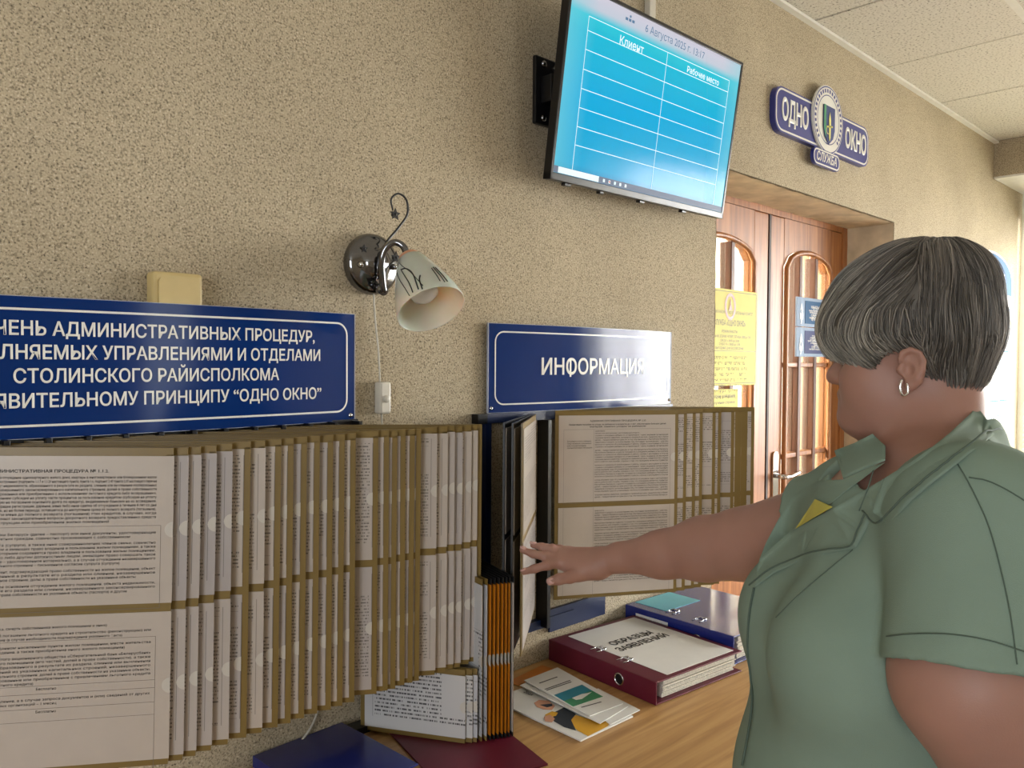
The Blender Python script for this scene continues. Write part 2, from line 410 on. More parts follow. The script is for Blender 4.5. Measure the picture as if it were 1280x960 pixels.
rough_slab(bm, (DX1, 0.001, 0), (0, 0, DZ), (0, DY, 0), 60, 6, (-1, 0, 0), .004)
rough_slab(bm, (DX0, 0.001, 0), (0, 0, DZ), (0, DY, 0), 60, 6, (1, 0, 0), .004)
struct(finish(bm, 'trim_1', 'plaster_bare', smooth=True))
struct(box('floor', XW, XE+.3, YB-.1, 3.0, -.1, 0, 'floor_tile'))
# end wall with its window, and the beam
WY0, WY1, WZ0, WZ1 = -3.5, -.09, .85, 2.36
bm = bmesh.new()
add_box(bm, XE, XE+.3, YB, 0, 0, WZ0); add_box(bm, XE, XE+.3, YB, 0, WZ1, ZC+.3)
add_box(bm, XE, XE+.3, YB, WY0, WZ0, WZ1); add_box(bm, XE, XE+.3, WY1, 0, WZ0, WZ1)
struct(finish(bm, 'wall_end', 'white_paint'))
struct(box('trim_2', 4.66, XE, YB, -.001, 2.51, ZC, 'pebbled_plaster'))
struct(box('trim_3', 4.662, XE, YB, -.002, 2.50, 2.511, 'white_paint'))  # white sheet that puts the light on the beam's underside into colour
bm = bmesh.new()
BX0, BX1 = 1.75, 2.35
add_box(bm, XW, BX0, YB-.2, YB, 0, ZC+.3); add_box(bm, BX1, XE+.3, YB-.2, YB, 0, ZC+.3)
add_box(bm, BX0, BX1, YB-.2, YB, 0, 1.0); add_box(bm, BX0, BX1, YB-.2, YB, 2.4, ZC+.3)
struct(finish(bm, 'wall_back', 'pebbled_plaster'))
bm = bmesh.new()
add_box(bm, XW-.2, XW, YB-.2, -3.2, 0, ZC+.3); add_box(bm, XW-.2, XW, -1.4, .42, 0, ZC+.3)  # unseen wall, opened for the added fill window
add_box(bm, XW-.2, XW, -3.2, -1.4, 0, 1.0); add_box(bm, XW-.2, XW, -3.2, -1.4, 2.4, ZC+.3)
struct(finish(bm, 'wall_right', 'pebbled_plaster'))
def window(name, mk, n):
    root = mk[0]
def win_frame(name, axis, pos, a0, a1, z0, z1, nm):
    bm = bmesh.new(); w_ = .05
    def b(p0, p1, q0, q1):
        if axis == 'X': add_box(bm, pos, pos+.06, p0, p1, q0, q1)
        else: add_box(bm, p0, p1, pos, pos+.06, q0, q1)
    b(a0, a1, z0, z0+w_); b(a0, a1, z1-w_, z1); 
    for k in range(nm+1):
        c = a0+(a1-a0-w_)*k/nm; b(c, c+w_, z0+w_, z1-w_)
    return struct(finish(bm, name, 'white_paint'))
w1 = win_frame('window_1', 'X', XE+.18, WY0, WY1, WZ0, WZ1, 3)
w3 = win_frame('added_fill_window', 'X', XW-.16, -3.2, -1.4, 1.0, 2.4, 2)  # made-up window behind the camera, lets the fill light in
w2 = win_frame('window_2', 'Y', YB-.16, BX0, BX1, 1.0, 2.4, 2)
# ceiling: slab, grid, tiles
ceil = struct(box('ceiling', XW, XE+.3, YB, .42, ZC+.03, ZC+.3, 'dark_plastic'))
xs = sorted(2.612+.6*k for k in range(-8, 5)); xs = [x for x in xs if XW < x < 4.6]; xs = [XW]+xs+[4.66]
ys = [0]+[-.517-.6*k for k in range(6)]; ys = [y for y in ys if y > YB]+[YB]
tm = {}
for i in range(len(xs)-1):
    for j in range(len(ys)-1):
        wx, wy = xs[i+1]-xs[i], ys[j]-ys[j+1]
        if wx < .03 or wy < .03: continue
        key = (round(wx, 3), round(wy, 3))
        if key not in tm:
            bm = bmesh.new(); add_box(bm, .0025, wx-.0025, .004, wy-.004, 0, .02, .002)
            bmesh.ops.recalc_face_normals(bm, faces=bm.faces)
            me = bpy.data.meshes.new('ceiling_tile'); bm.to_mesh(me); bm.free(); me.materials.append(MATS['mineral_tile']); tm[key] = me
        o = bpy.data.objects.new('ceiling_tile', tm[key]); COL.objects.link(o); o.parent = ceil
        o.location = (xs[i], ys[j+1], ZC+random.uniform(-.0012, .0012))
bm = bmesh.new()
for y in ys[1:-1]: add_box(bm, XW, 4.66, y-.012, y+.012, ZC-.003, ZC+.004)
add_box(bm, XW, 4.66, -.022, 0, ZC-.012, ZC-.0025)
finish(bm, 'ceiling_grid', 'white_paint', ceil)

# blinds in the end window
bl = thing('window_blind', 'white horizontal slat blind lowered in bright end window beside the wall', 'blind', (XE-.05, 0, WZ1+.03))
box('head_rail', -.02, .02, WY0, WY1+.055, -.04, .01, 'white_plastic', bl, .003)
bm = bmesh.new(); nsl = 58
for k in range(nsl):
    z = -.06-k*.026; a = math.radians(38)
    dx, dz = .0125*math.cos(a), .0125*math.sin(a)
    vs = [bm.verts.new(p) for p in ((-dx, WY0, z-dz), (-dx, WY1+.05, z-dz), (0, WY1+.05, z+.0025), (0, WY0, z+.0025), (dx, WY1+.05, z+dz), (dx, WY0, z+dz))]
    bm.faces.new((vs[0], vs[1], vs[2], vs[3])); bm.faces.new((vs[3], vs[2], vs[4], vs[5]))
sl = finish(bm, 'slats', 'blind_slat', bl); sl['kind'] = 'stuff'
bm = bmesh.new()
for y in (-.10, -.6, -1.2, -1.8, -2.4, -3.0, -3.42): add_tube(bm, [(0, y, 0), (0, y, -1.56)], .0012, 4)
finish(bm, 'cords', 'white_plastic', bl)

# foyer behind the glazed doors
bm = bmesh.new()
add_box(bm, 1.7, 5.0, 2.6, 2.7, 0, 2.9); add_box(bm, 1.6, 1.7, .42, 2.7, 0, 2.9); add_box(bm, 1.6, 5.0, .42, 2.7, 2.75, 2.85)
add_box(bm, 3.95, 4.0, .75, 2.7, 0, 2.75)
struct(finish(bm, 'wall_foyer', 'white_paint'))
fp = box('door_3', 3.47, 3.52, .24, .45, 0, 2.3, 'door_wood'); struct(fp)

# ------------------------------------------------------------------ double door
def arch_pts(x0, x1, zt, rise, n=12):
    """points along the arch from x0 to x1"""
    out = []
    for k in range(n+1):
        t = k/n; x = x0+(x1-x0)*t; out.append((x, zt-rise+rise*math.sqrt(max(0, 1-(2*t-1)**2))))
    return out
def door_leaf(name, x0, x1, hinge, handle):
    wd = x1-x0; st = .105; zt = DZ-.03
    root = struct(bpy.data.objects.new(name, None)); COL.objects.link(root); root.location = (x0, DY, 0)
    y0, y1 = 0, .045
    bm = bmesh.new()
    add_box(bm, .003, st, y0, y1, .01, zt, .004); add_box(bm, wd-st, wd-.003, y0, y1, .01, zt, .004)
    add_box(bm, st, wd-st, y0, y1, .01, .85, .003)
    # arched top rail
    ar = arch_pts(st, wd-st, 1.985, .07); pts = [(x, z) for x, z in ar]+[(wd-st, zt), (st, zt)]
    a = [bm.verts.new((x, y0, z)) for x, z in pts]; b = [bm.verts.new((x, y1, z)) for x, z in pts]
    bm.faces.new(a); bm.faces.new(list(reversed(b)))
    for i in range(len(pts)):
        j = (i+1) % len(pts); bm.faces.new((a[i], b[i], b[j], a[j]))
    finish(bm, 'leaf_frame', 'door_wood', root)
    bm = bmesh.new()   # moulding bead round the glazing
    path = [(st+.008, -.006, .86)]+[(x+(.008 if x < wd/2 else -.008), -.006, z-.008) for x, z in ar]+[(wd-st-.008, -.006, .86), (st+.008, -.006, .86)]
    add_tube(bm, path, .010, 6, False); finish(bm, 'moulding', 'door_wood', root)
    iw = wd-2*st
    for k in (1, 2):
        cx = st+iw*k/3
        box('glazing_bar', cx-.012, cx+.012, -.004, .044, .85, 1.985-.02, 'door_wood_dark', root, .003)
    for z in (1.20, 1.545):
        box('glazing_bar', st, wd-st, 0, .034, z-.009, z+.009, 'door_wood', root, .003)
    for k in range(3):
        for q, (za, zb) in enumerate(((.85, 1.191), (1.209, 1.536), (1.554, 1.98))):
            xa, xb = st+iw*k/3+(.012 if k else 0), st+iw*(k+1)/3-(.012 if k < 2 else 0)
            if q < 2:
                box('pane', xa, xb, .018, .022, za, zb, 'ribbed_glass', root)
            else:
                top = [p for p in arch_pts(st, wd-st, 1.985, .07, 30) if xa-.004 <= p[0] <= xb+.004]
                pts = [(top[0][0], za)]+[(top[-1][0], za)]+[p for p in reversed(top)]
                bm = bmesh.new(); a = [bm.verts.new((x, .018, z)) for x, z in pts]; b = [bm.verts.new((x, .022, z)) for x, z in pts]
                bm.faces.new(a); bm.faces.new(list(reversed(b)))
                for i in range(len(pts)):
                    j = (i+1) % len(pts); bm.faces.new((a[i], b[i], b[j], a[j]))
                finish(bm, 'pane', 'ribbed_glass', root)
    box('lower_panel', st+.05, wd-st-.05, -.012, .0, .12, .74, 'door_wood', root, .006)
    if handle:
        bm = bmesh.new(); M4 = frame_of((.05, -.001, 1.10), (1, 0, 0), (0, 0, 1))
        add_prism(bm, rrect(-.019, .019, -.125, .125, .018), 0, .007, M4)
        finish(bm, 'lock_plate', 'chrome', root)
        bm = bmesh.new(); add_tube(bm, [(.05, -.008, 1.135), (.05, -.045, 1.135)], .009, 10)
        add_tube(bm, smooth_pts([(.045, -.045, 1.135), (.08, -.050, 1.133), (.12, -.048, 1.137), (.16, -.046, 1.141)], 4), .0085, 10)
        add_tube(bm, [(.05, -.007, 1.03), (.05, -.012, 1.03)], .008, 10)
        finish(bm, 'lever_handle', 'chrome', root, True)
    return root
XM = 2.725
dl = door_leaf('door_1', DX0+.02, XM-.012, 0, False)
dr = door_leaf('door_2', XM+.0, DX1-.045, 1, True)
struct(box('gap_shadow_strip', XM-.014, XM+.001, DY-.003, DY+.012, 0, DZ-.03, 'gap_shadow_brown', None, .001))  # dark strip in place of the shadow between the two leaves
bm = bmesh.new(); add_box(bm, DX0, DX0+.02, DY, DY+.08, 0, DZ); add_box(bm, DX1-.044, DX1, DY-.004, DY+.08, 0, DZ); add_box(bm, DX0+.02, DX1-.044, DY, DY+.08, DZ-.028, DZ)
struct(finish(bm, 'trim_5', 'door_wood'))

# yellow plate with braille on the left leaf
yp = thing('yellow_notice_plate', 'yellow office hours plate with raised dots on left door leaf', 'sign', (2.42, DY-.012, 1.62))
PW, PH = .33, .475
px0 = on_y(893, 420, DY-.012).x
xr = on_y(945, 420, DY-.012).x; zt_ = on_y(945, 366, DY-.012).z; zb_ = on_y(945, 481, DY-.012).z
pw = .36; ph = zt_-zb_
yp.location = (xr-pw/2, DY-.012, (zt_+zb_)/2)
box('plate', -pw/2, pw/2, -.003, .003, -ph/2, ph/2, 'yellow_plate', yp, .001)
M4 = frame_of((0, -.0036, 0), (1, 0, 0), (0, 0, 1)); fny = lambda p: M4 @ p
bm = bmesh.new(); add_loop_line(bm, rrect(-pw/2+.008, pw/2-.008, -ph/2+.008, ph/2-.008, .004, 2), .0015, 0, fny)
add_loop_line(bm, [(-pw/2+.008, -.045), (pw/2-.008, -.045)], .0015, 0, fny, False); finish(bm, 'border_line', 'plate_ink', yp)
text_part('lettering', [('СТОЛИНСКИЙ РАЙОННЫЙ ИСПОЛНИТЕЛЬНЫЙ КОМИТЕТ', 0, .084, .014, dict(width=.30)),
    ('СЛУЖБА «ОДНО ОКНО»', 0, .048, .026, dict(width=.20)),
    ('РЕЖИМ РАБОТЫ:', 0, .020, .012, {}), ('ПОНЕДЕЛЬНИК, ВТОРНИК, ЧЕТВЕРГ, ПЯТНИЦА: с 08:00 до 17:00', 0, .003, .012, dict(width=.27)),
    ('СРЕДА: с 08:00 до 20:00', 0, -.011, .011, {}), ('СУББОТА: с 09:00 до 13:00', 0, -.023, .011, {}),
    ('ВЫХОДНЫЕ ДНИ: ВОСКРЕСЕНЬЕ', 0, -.036, .011, {})], 'plate_ink', yp, fny)
bm = bmesh.new(); E4 = frame_of((0.0, -.004, ph/2-.058), (1, 0, 0), (0, 0, 1))
ring = [(.030*math.cos(a), .040*math.sin(a)) for a in (2*math.pi*k/28 for k in range(28))]
add_loop_line(bm, ring, .011, 0, lambda p: E4 @ p); add_prism(bm, [(-.012, -.012), (.012, -.012), (.004, .006), (0, .026), (-.004, .006)], 0, .001, E4)
finish(bm, 'emblem', 'emblem_pink', yp)
bm = bmesh.new(); rr = random.Random(3)
for row in range(8):
    for c in range(34):
        if rr.random() < .35: continue
        x, z = -.13+c*.0072, -.065-row*.019
        for q in range(rr.randint(1, 3)):
            add_box(bm, x+rr.choice((0, .003)), x+.0018+rr.choice((0, .003)), -.0042, -.003, z-q*.0035, z-q*.0035+.0018)
finish(bm, 'braille_dots', 'plate_ink', yp)['kind'] = 'stuff'
nt = thing('paper_notice', 'small yellow paper notice with typed lines taped below the yellow plate', 'notice', (0, 0, 0))
xa = on_y(922, 500, DY-.01).x; za = on_y(920, 486, DY-.01).z
nt.location = (xa-.11, DY-.010, za-.075)
box('sheet', -.11, .11, -.001, .001, -.075, .075, 'yellow_plate', nt)
M5 = frame_of((0, -.0014, 0), (1, 0, 0), (0, 0, 1))
text_part('lettering', [('ЗАПОЛНЕНИЕ ЗАЯВЛЕНИЙ', 0, .05, .014, dict(width=.18)), ('для получения справок', 0, .03, .013, dict(width=.18)),
    ('предъявлять паспорт,', 0, .010, .013, dict(width=.18)), ('документы, талон', 0, -.01, .013, dict(width=.18)), ('Спасибо!', 0, -.03, .013, {})], 'plate_ink', nt, lambda p: M5 @ p)

# two blue door signs on the right leaf
def door_sign(y_top, y_bot, colour, letters, lines, label):
    xl = on_y(995, 410, DY-.012).x; xr_ = on_y(1033, 410, DY-.012).x
    z1, z0 = on_y(1014, y_top, DY-.012).z, on_y(1014, y_bot, DY-.012).z
    t = thing('door_sign', label, 'sign', ((xl+xr_)/2, DY-.012, (z0+z1)/2)); hw, hh = (xr_-xl)/2, (z1-z0)/2
    box('board', -hw, hw, -.003, .004, -hh, hh, 'door_sign_pale', t, .001)
    box('panel', -hw+.065, hw-.006, -.0045, -.003, -hh+.012, hh-.012, colour, t)
    M6 = frame_of((0, -.0052, 0), (1, 0, 0), (0, 0, 1)); f6 = lambda p: M6 @ p
    it = [(ch, -hw+.033, hh-.04-k*(2*hh-.06)/max(1, len(letters)-1), .034, dict(bold=.01)) for k, ch in enumerate(letters)]
    bw = 2*hw-.09
    for k, s in enumerate(lines): it.append((s, .03, hh-.035-k*(2*hh-.06)/(len(lines)-.4), .015 if len(s) < 14 else .010, dict(bold=.01)))
    text_part('lettering', it, 'sign_white', t, f6)
door_sign(373, 409, 'door_sign_blue', 'АЗМУ', ['НАЧАЛЬНИК', 'ОТДЕЛА', 'приём граждан по личным', 'вопросам: понедельник', 'СЛУЖБА', 'ОДНО ОКНО', 'предварительная запись', 'по телефону'], 'upper teal blue sign with white lettering on right door leaf')
door_sign(410, 446, 'door_sign_slate', 'АКОМУ', ['ГЛАВНЫЙ', 'СПЕЦИАЛИСТ', 'приём заявлений ежедневно', 'в порядке очереди', 'ОБЕД', '13:00 – 14:00', 'выходной: воскресенье'], 'lower violet blue sign with white lettering on right door leaf')

# ------------------------------------------------------------------ curved blue signs
def curved_sign(label, x0, x1, z0, z1, name='wall_sign'):
    t = thing(name, label, 'sign', ((x0+x1)/2, -.012, (z0+z1)/2)); hw, hh = (x1-x0)/2, (z1-z0)/2
    def surf(p, off=0):
        u = p.x/hw; return Vector((p.x, -.022*(1-u*u)-off, p.y))
    n = 40; V = []; Fc = []
    for k in range(n+1):
        x = -hw+2*hw*k/n
        for z in (-hh, hh): V.append(surf(Vector((x, z, 0)), .002))
    for k in range(n): Fc.append((k*2, k*2+2, k*2+3, k*2+1))
    pyobj('face', V, Fc, 'sign_blue', t, True)
    bm = bmesh.new()
    for k in range(n):
        x0_, x1_ = -hw+2*hw*k/n, -hw+2*hw*(k+1)/n
        for z0_, z1_ in ((-hh, -hh+.0008), (hh-.0008, hh)):
            q = [surf(Vector((x, z, 0)), .0021)+Vector((0, dy, 0)) for x, z, dy in ((x0_, z0_, 0), (x1_, z0_, 0), (x1_, z1_, 0), (x0_, z1_, 0), (x0_, z0_, .004), (x1_, z0_, .004), (x1_, z1_, .004), (x0_, z1_, .004))]
            vv = [bm.verts.new(c) for c in q]
            for f in ((0, 1, 2, 3), (7, 6, 5, 4), (0, 4, 5, 1), (3, 2, 6, 7)): bm.faces.new([vv[i] for i in f])
        vv = [bm.verts.new(surf(Vector((x, z, 0)), .0015)+Vector((0, .003, 0))) for x, z in ((x0_, -hh), (x1_, -hh), (x1_, hh), (x0_, hh))]; bm.faces.new(vv)
    for x in (-hw, hw): add_box(bm, x-.0006, x+.0006, -.003, .002, -hh, hh)
    finish(bm, 'edge_trim', 'sign_edge', t)
    pts = rrect(-hw+.018, hw-.018, -hh+.018, hh-.018, .022, 8); dense = []
    for i in range(len(pts)):
        a, b = Vector(pts[i]), Vector(pts[(i+1) % len(pts)]); m = max(1, int((b-a).length/.02))
        for q in range(m): dense.append(tuple(a+(b-a)*q/m))
    bm = bmesh.new(); add_loop_line(bm, dense, .0032, 0, lambda p: surf(p, .0026)); finish(bm, 'border_line', 'sign_white', t)
    for sx in (-1, 1):
        bm = bmesh.new(); c = surf(Vector((sx*(hw-.009), -hh+.010, 0)), .002)
        add_lathe(bm, [(0, .003), (.003, .0025), (.0045, 0)], 12, frame_of(c, (1, 0, 0), (0, 0, 1))); finish(bm, 'screw', 'chrome', t)
    return t, lambda p: surf(p, .0026)
s1, f1 = curved_sign('wide blue glossy sign with four lines of white lettering above left folder rack', .141, .821, 1.441, 1.635)
SIGN_LINES = [('ПЕРЕЧЕНЬ АДМИНИСТРАТИВНЫХ ПРОЦЕДУР,', .464, .538, 416), ('ВЫПОЛНЯЕМЫХ УПРАВЛЕНИЯМИ И ОТДЕЛАМИ', .468, .553, 443),
              ('СТОЛИНСКОГО РАЙИСПОЛКОМА', .469, .387, 470), ('ПО ЗАЯВИТЕЛЬНОМУ ПРИНЦИПУ “ОДНО ОКНО”', .465, .564, 498)]
its = []
for t_, c_, w_, py in SIGN_LINES:
    z = on_y(200, py, -.032).z-1.538
    its.append((t_, c_-.481, z+.0, .0265, dict(bold=.018, width=w_)))
text_part('lettering', its, 'sign_white', s1, f1, True)
s2, f2 = curved_sign('shorter blue glossy sign with one white word above right folder rack', 1.151, 1.815, 1.441, 1.632)
text_part('lettering', [('ИНФОРМАЦИЯ', .002, .001, .050, dict(bold=.02, width=.375))], 'sign_white', s2, f2, True)

# ------------------------------------------------------------------ logo sign above the doors
lg = thing('logo_sign', 'blue raised two word office sign with round white crest above the doors', 'sign', (2.705, -.001, 2.35))
ML = frame_of((0, 0, 0), (1, 0, 0), (0, 0, 1)); fl = lambda p: ML @ p
bm = bmesh.new(); add_prism(bm, rrect(-.355, .355, -.072, .072, .045), .0, .018, ML); finish(bm, 'board', 'logo_blue', lg)
bm = bmesh.new(); add_loop_line(bm, rrect(-.347, .347, -.064, .064, .04), .006, .0187, fl); finish(bm, 'border_line', 'sign_white', lg)
bm = bmesh.new(); C0 = (.0, .03)
circ = lambda r, n=40, cx=0., cy=.03: [(cx+r*math.cos(2*math.pi*k/n), cy+r*math.sin(2*math.pi*k/n)) for k in range(n)]
add_prism(bm, circ(.115), .019, .026, ML); finish(bm, 'crest_disc', 'sign_white', lg)
bm = bmesh.new(); add_loop_line(bm, circ(.110), .004, .0266, fl); add_loop_line(bm, circ(.082), .003, .0266, fl)
for k in range(34):                                        # ring of small lettering marks
    a = 2*math.pi*k/34
    if math.sin(a) < -.75: continue
    add_loop_line(bm, [(.097*math.cos(a-.05), .03+.097*math.sin(a-.05)), (.097*math.cos(a+.05), .03+.097*math.sin(a+.05))], .012, .0266, fl, False)
finish(bm, 'crest_rings', 'logo_blue', lg)
bm = bmesh.new(); add_prism(bm, [(-.042, .075), (.042, .075), (.042, 0), (.03, -.03), (0, -.052), (-.03, -.03), (-.042, 0)], .027, .030, ML); finish(bm, 'shield', 'door_sign_slate', lg)
bm = bmesh.new(); add_prism(bm, [(-.042, .075), (-.026, .075), (-.026, -.034), (-.03, -.03), (-.042, 0)], .0303, .031, ML); finish(bm, 'shield_band', 'green_print', lg)
bm = bmesh.new(); add_prism(bm, [(.0, .055), (.008, .03), (.006, -.03), (0, -.042), (-.004, -.03), (-.006, .03)], .0303, .032, ML)
add_prism(bm, [(-.022, .006), (.022, .012), (.022, .007), (-.022, .001)], .0303, .032, ML)
add_loop_line(bm, circ(.012, 16, -.012, -.008), .003, .0315, fl); finish(bm, 'shield_figure', 'yellow_plate', lg)
bm = bmesh.new(); add_prism(bm, rrect(-.115, .085, -.135, -.078, .025), .019, .030, ML)
finish(bm, 'lower_board', 'logo_blue', lg)
bm = bmesh.new(); add_loop_line(bm, rrect(-.110, .080, -.130, -.083, .021), .005, .0306, fl); finish(bm, 'lower_border', 'sign_white', lg)
text_part('lettering', [('ОДНО', -.222, .0, .092, dict(bold=.035, width=.18)), ('ОКНО', .24, .0, .092, dict(bold=.035, width=.18))], 'sign_white', lg, lambda p: ML @ Vector((p.x, p.y, .0188)))
text_part('lower_lettering', [('СЛУЖБА', -.015, -.106, .04, dict(bold=.03, width=.15, shear=.2))], 'sign_white', lg, lambda p: ML @ Vector((p.x, p.y, .0307)))

# ------------------------------------------------------------------ television
TW, TH = .69, .410
k_ = .69/.73
tc_ = CAM+(Vector((1.701, -.044, 2.179))-CAM)*k_
yw, tl, ro = .003, .143, .004
ax = Vector((math.cos(yw), math.sin(yw), 0)); nn = Vector((math.sin(yw), -math.cos(yw), 0)); up = math.cos(tl)*Vector((0, 0, 1))+math.sin(tl)*nn
a2 = math.cos(ro)*ax+math.sin(ro)*up; u2 = -math.sin(ro)*ax+math.cos(ro)*up
MT = frame_of(tc_, a2, u2)
tv = thing('television', 'wall mounted flat screen showing a blue queue table', 'television')
tv.matrix_world = MT
hw, hh = TW/2, TH/2
bm = bmesh.new()
for a, b, c, d in ((-hw, hw, hh-.009, hh), (-hw, hw, -hh, -hh+.016), (-hw, -hw+.009, -hh, hh), (hw-.009, hw, -hh, hh)):
    add_box(bm, a, b, c, d, -.022, 0, .0015)
finish(bm, 'bezel', 'black_plastic', tv)
bm = bmesh.new(); add_box(bm, -hw+.01, hw-.01, -hh+.01, hh-.01, -.024, -.006); add_box(bm, -.24, .24, -.17, .06, -.05, -.02, .008); finish(bm, 'rear_housing', 'dark_plastic', tv)
sw, sh = hw-.009, hh
V = [(-sw, -hh+.016, -.002), (sw, -hh+.016, -.002), (sw, hh-.009, -.002), (-sw, hh-.009, -.002)]
scr = pyobj('screen', V, [(0, 1, 2, 3)], 'lit_screen', tv)
uvl = scr.data.uv_layers.new(name='UVMap')
for i, q in enumerate(((0, 0), (1, 0), (1, 1), (0, 1))): uvl.data[i].uv = q
ft = lambda p: Vector((p.x, p.y, -.0013))
# table drawn on the screen
gx0, gx1, gt = -.277, .290, .146; gm = .012
rows = [.146, .117, .078, .037, -.003, -.043, -.083, -.122, -.172]
bm = bmesh.new()
def sl_(x0, y0, x1, y1, w_=.0016): add_loop_line(bm, [(x0, y0), (x1, y1)], w_, 0, ft, False)
for y in rows[:-1]: sl_(gx0, y, gx1, y)
for x in (gx0, gm, gx1): sl_(x, rows[0], x, -.184)
finish(bm, 'table_lines', 'screen_line', tv)
text_part('table_heads', [('Клиент', -.125, .126, .026, dict(bold=.012)), ('Рабочее место', .17, .128, .020, dict(bold=.016))], 'screen_line', tv, ft)
text_part('clock_text', [('6 Августа 2025 г. 13:17', .04, .175, .024, dict(align='CENTER'))], 'screen_text', tv, ft)
bm = bmesh.new()
for s in (-1, 0, 1): add_loop_line(bm, [(-.145+s*.012, .176), (-.145+s*.012+.009, .176)], .006, 0, ft, False)
add_loop_line(bm, [(-.143, .184), (-.137, .184)], .005, 0, ft, False); finish(bm, 'screen_emblem', 'screen_text', tv)
ft2 = lambda p: Vector((p.x, p.y, -.0009))
bm = bmesh.new(); add_loop_line(bm, [(-sw, -.1815), (sw, -.1815)], .014, 0, lambda p: Vector((p.x, p.y, -.0012)), False); finish(bm, 'task_bar', 'screen_bar', tv)
bm = bmesh.new(); add_loop_line(bm, [(-sw+.014, -.1815), (-sw+.15, -.1815)], .013, 0, ft2, False)
for k in range(5): add_loop_line(bm, [(-sw+.165+k*.02, -.1815), (-sw+.172+k*.02, -.1815)], .007, 0, ft2, False)
finish(bm, 'search_box', 'screen_line', tv)
bm = bmesh.new(); add_loop_line(bm, [(-sw+.186, -.1815), (-sw+.191, -.1815)], .004, 0, lambda p: Vector((p.x, p.y, -.0006)), False); finish(bm, 'icon_mark', 'screen_red', tv)
for x, w_ in ((-.29, .02), (-.17, .013), (-.02, .02), (.16, .018)): box('lower_clip', x, x+w_, -hh-.006, -hh, -.018, -.006, 'black_plastic', tv, .001)
mo = thing('television_bracket', 'black steel wall bracket behind left side of the screen', 'bracket', (1.335, 0, 2.18))
pl = on_y(672, 90, -.012); pr = on_y(702, 142, -.012)
mo.location = ((pl.x+pr.x)/2, 0, (pl.z+pr.z)/2)
box('wall_plate', -.045, .05, -.012, 0, -.075, .075, 'black_plastic', mo, .003)
box('arm', -.03, .26, -.045, -.012, -.03, .03, 'black_plastic', mo, .003)
for z in (-.06, .06): 
    bm = bmesh.new(); add_lathe(bm, [(0, .006), (.007, .004), (.008, 0)], 10, frame_of((-.02, -.012, z), (1, 0, 0), (0, 0, 1))); finish(bm, 'bolt', 'dark_chrome', mo)
tube('power_lead', smooth_pts([(.00, -.02, .05), (.03, -.045, .075), (.06, -.05, .06)], 6), .004, 'black_plastic', mo)
xt = on_y(813, 12, -.01).x
tr = tag(box('cable_trunking', xt-.013, xt+.013, -.018, -.0005, 2.2, ZC-.012, 'white_plastic', None, .002), 'white plastic cable trunking rising from screen to ceiling', 'trunking')

# ------------------------------------------------------------------ beige switch box behind left sign
sb = thing('switch_box', 'beige plastic switch box half hidden behind the wide blue sign', 'switch')
xa, xb = on_y(188, 360, -.02).x, on_y(251, 360, -.02).x; zt2 = on_y(220, 341, -.02).z
sb.location = ((xa+xb)/2, 0, zt2-.04)
bm = bmesh.new(); add_box(bm, -(xb-xa)/2, (xb-xa)/2, -.030, 0, -.04, .04, .006); finish(bm, 'housing', 'beige_plastic', sb)
bm = bmesh.new(); add_prism(bm, rrect(-.031, .031, -.036, .030, .006), 0, .005, frame_of((0, -.0298, 0), (1, 0, 0), (0, 0, 1))); finish(bm, 'rocker', 'beige_plastic', sb)

# ------------------------------------------------------------------ wall lamp
lc = on_y(461, 331, 0); lp = thing('wall_lamp', 'chrome wall lamp with frosted bell shade and black scroll stem', 'lamp', (lc.x, 0, lc.z))
def lpt(px, py, y): return on_y(px, py, y)-Vector((lc.x, 0, lc.z))
bm = bmesh.new(); ML2 = frame_of((0, 0, 0), (1, 0, 0), (0, 0, 1))
add_lathe(bm, [(.055, 0), (.057, .008), (.055, .017), (.049, .022), (.036, .026), (.030, .027), (.026, .032), (.015, .040), (0, .042)], 40, ML2)
finish(bm, 'wall_rose', 'dark_chrome', lp)
for px, py in ((449, 331), (491, 334)):
    c = lpt(px, py, -.022); bm = bmesh.new(); add_lathe(bm, [(0, .012), (.004, .011), (.006, .006), (.006, 0)], 12, frame_of(c, (1, 0, 0), (0, 0, 1))); finish(bm, 'cap_nut', 'chrome', lp)
bm = bmesh.new()
arm = [lpt(480, 365, -.05), lpt(478, 350, -.055), lpt(477, 325, -.062), lpt(483, 309, -.07), lpt(494, 303, -.08), lpt(504, 308, -.09), lpt(509, 319, -.097)]
add_tube(bm, smooth_pts(arm, 5), .0062, 10)
add_tube(bm, [lpt(470, 358, -.02), lpt(480, 364, -.05)], .009, 10); finish(bm, 'arm', 'dark_chrome', lp)
bm = bmesh.new(); sc = [lpt(478, 362, -.05), lpt(476, 330, -.055), lpt(482, 305, -.05), lpt(497, 286, -.045), lpt(509, 268, -.045), lpt(508, 250, -.045), lpt(498, 242, -.045), lpt(489, 249, -.045), lpt(491, 263, -.045)]
sp_ = smooth_pts(sc, 6); add_tube(bm, sp_, [.0028-.0012*i/len(sp_) for i in range(len(sp_))], 8)
s2_ = smooth_pts([lpt(480, 350, -.05), lpt(484, 335, -.05), lpt(493, 325, -.052)], 5); add_tube(bm, s2_, .0015, 6)
finish(bm, 'scroll_stem', 'black_iron', lp)
def leaf_at(c, s=1):
    bm = bmesh.new(); M4 = frame_of(c, (1, 0, 0), (0, 0, 1))
    pts = []
    for k in range(10):
        a = 2*math.pi*k/10+.3; r = (.0115 if k % 2 == 0 else .0055)*s; pts.append((r*math.cos(a), r*math.sin(a)))
    add_prism(bm, pts, -.001, .0015, M4); add_lathe(bm, [(.004*s, -.008), (.005*s, 0), (0, .004)], 8, M4); finish(bm, 'leaf', 'black_iron', lp)
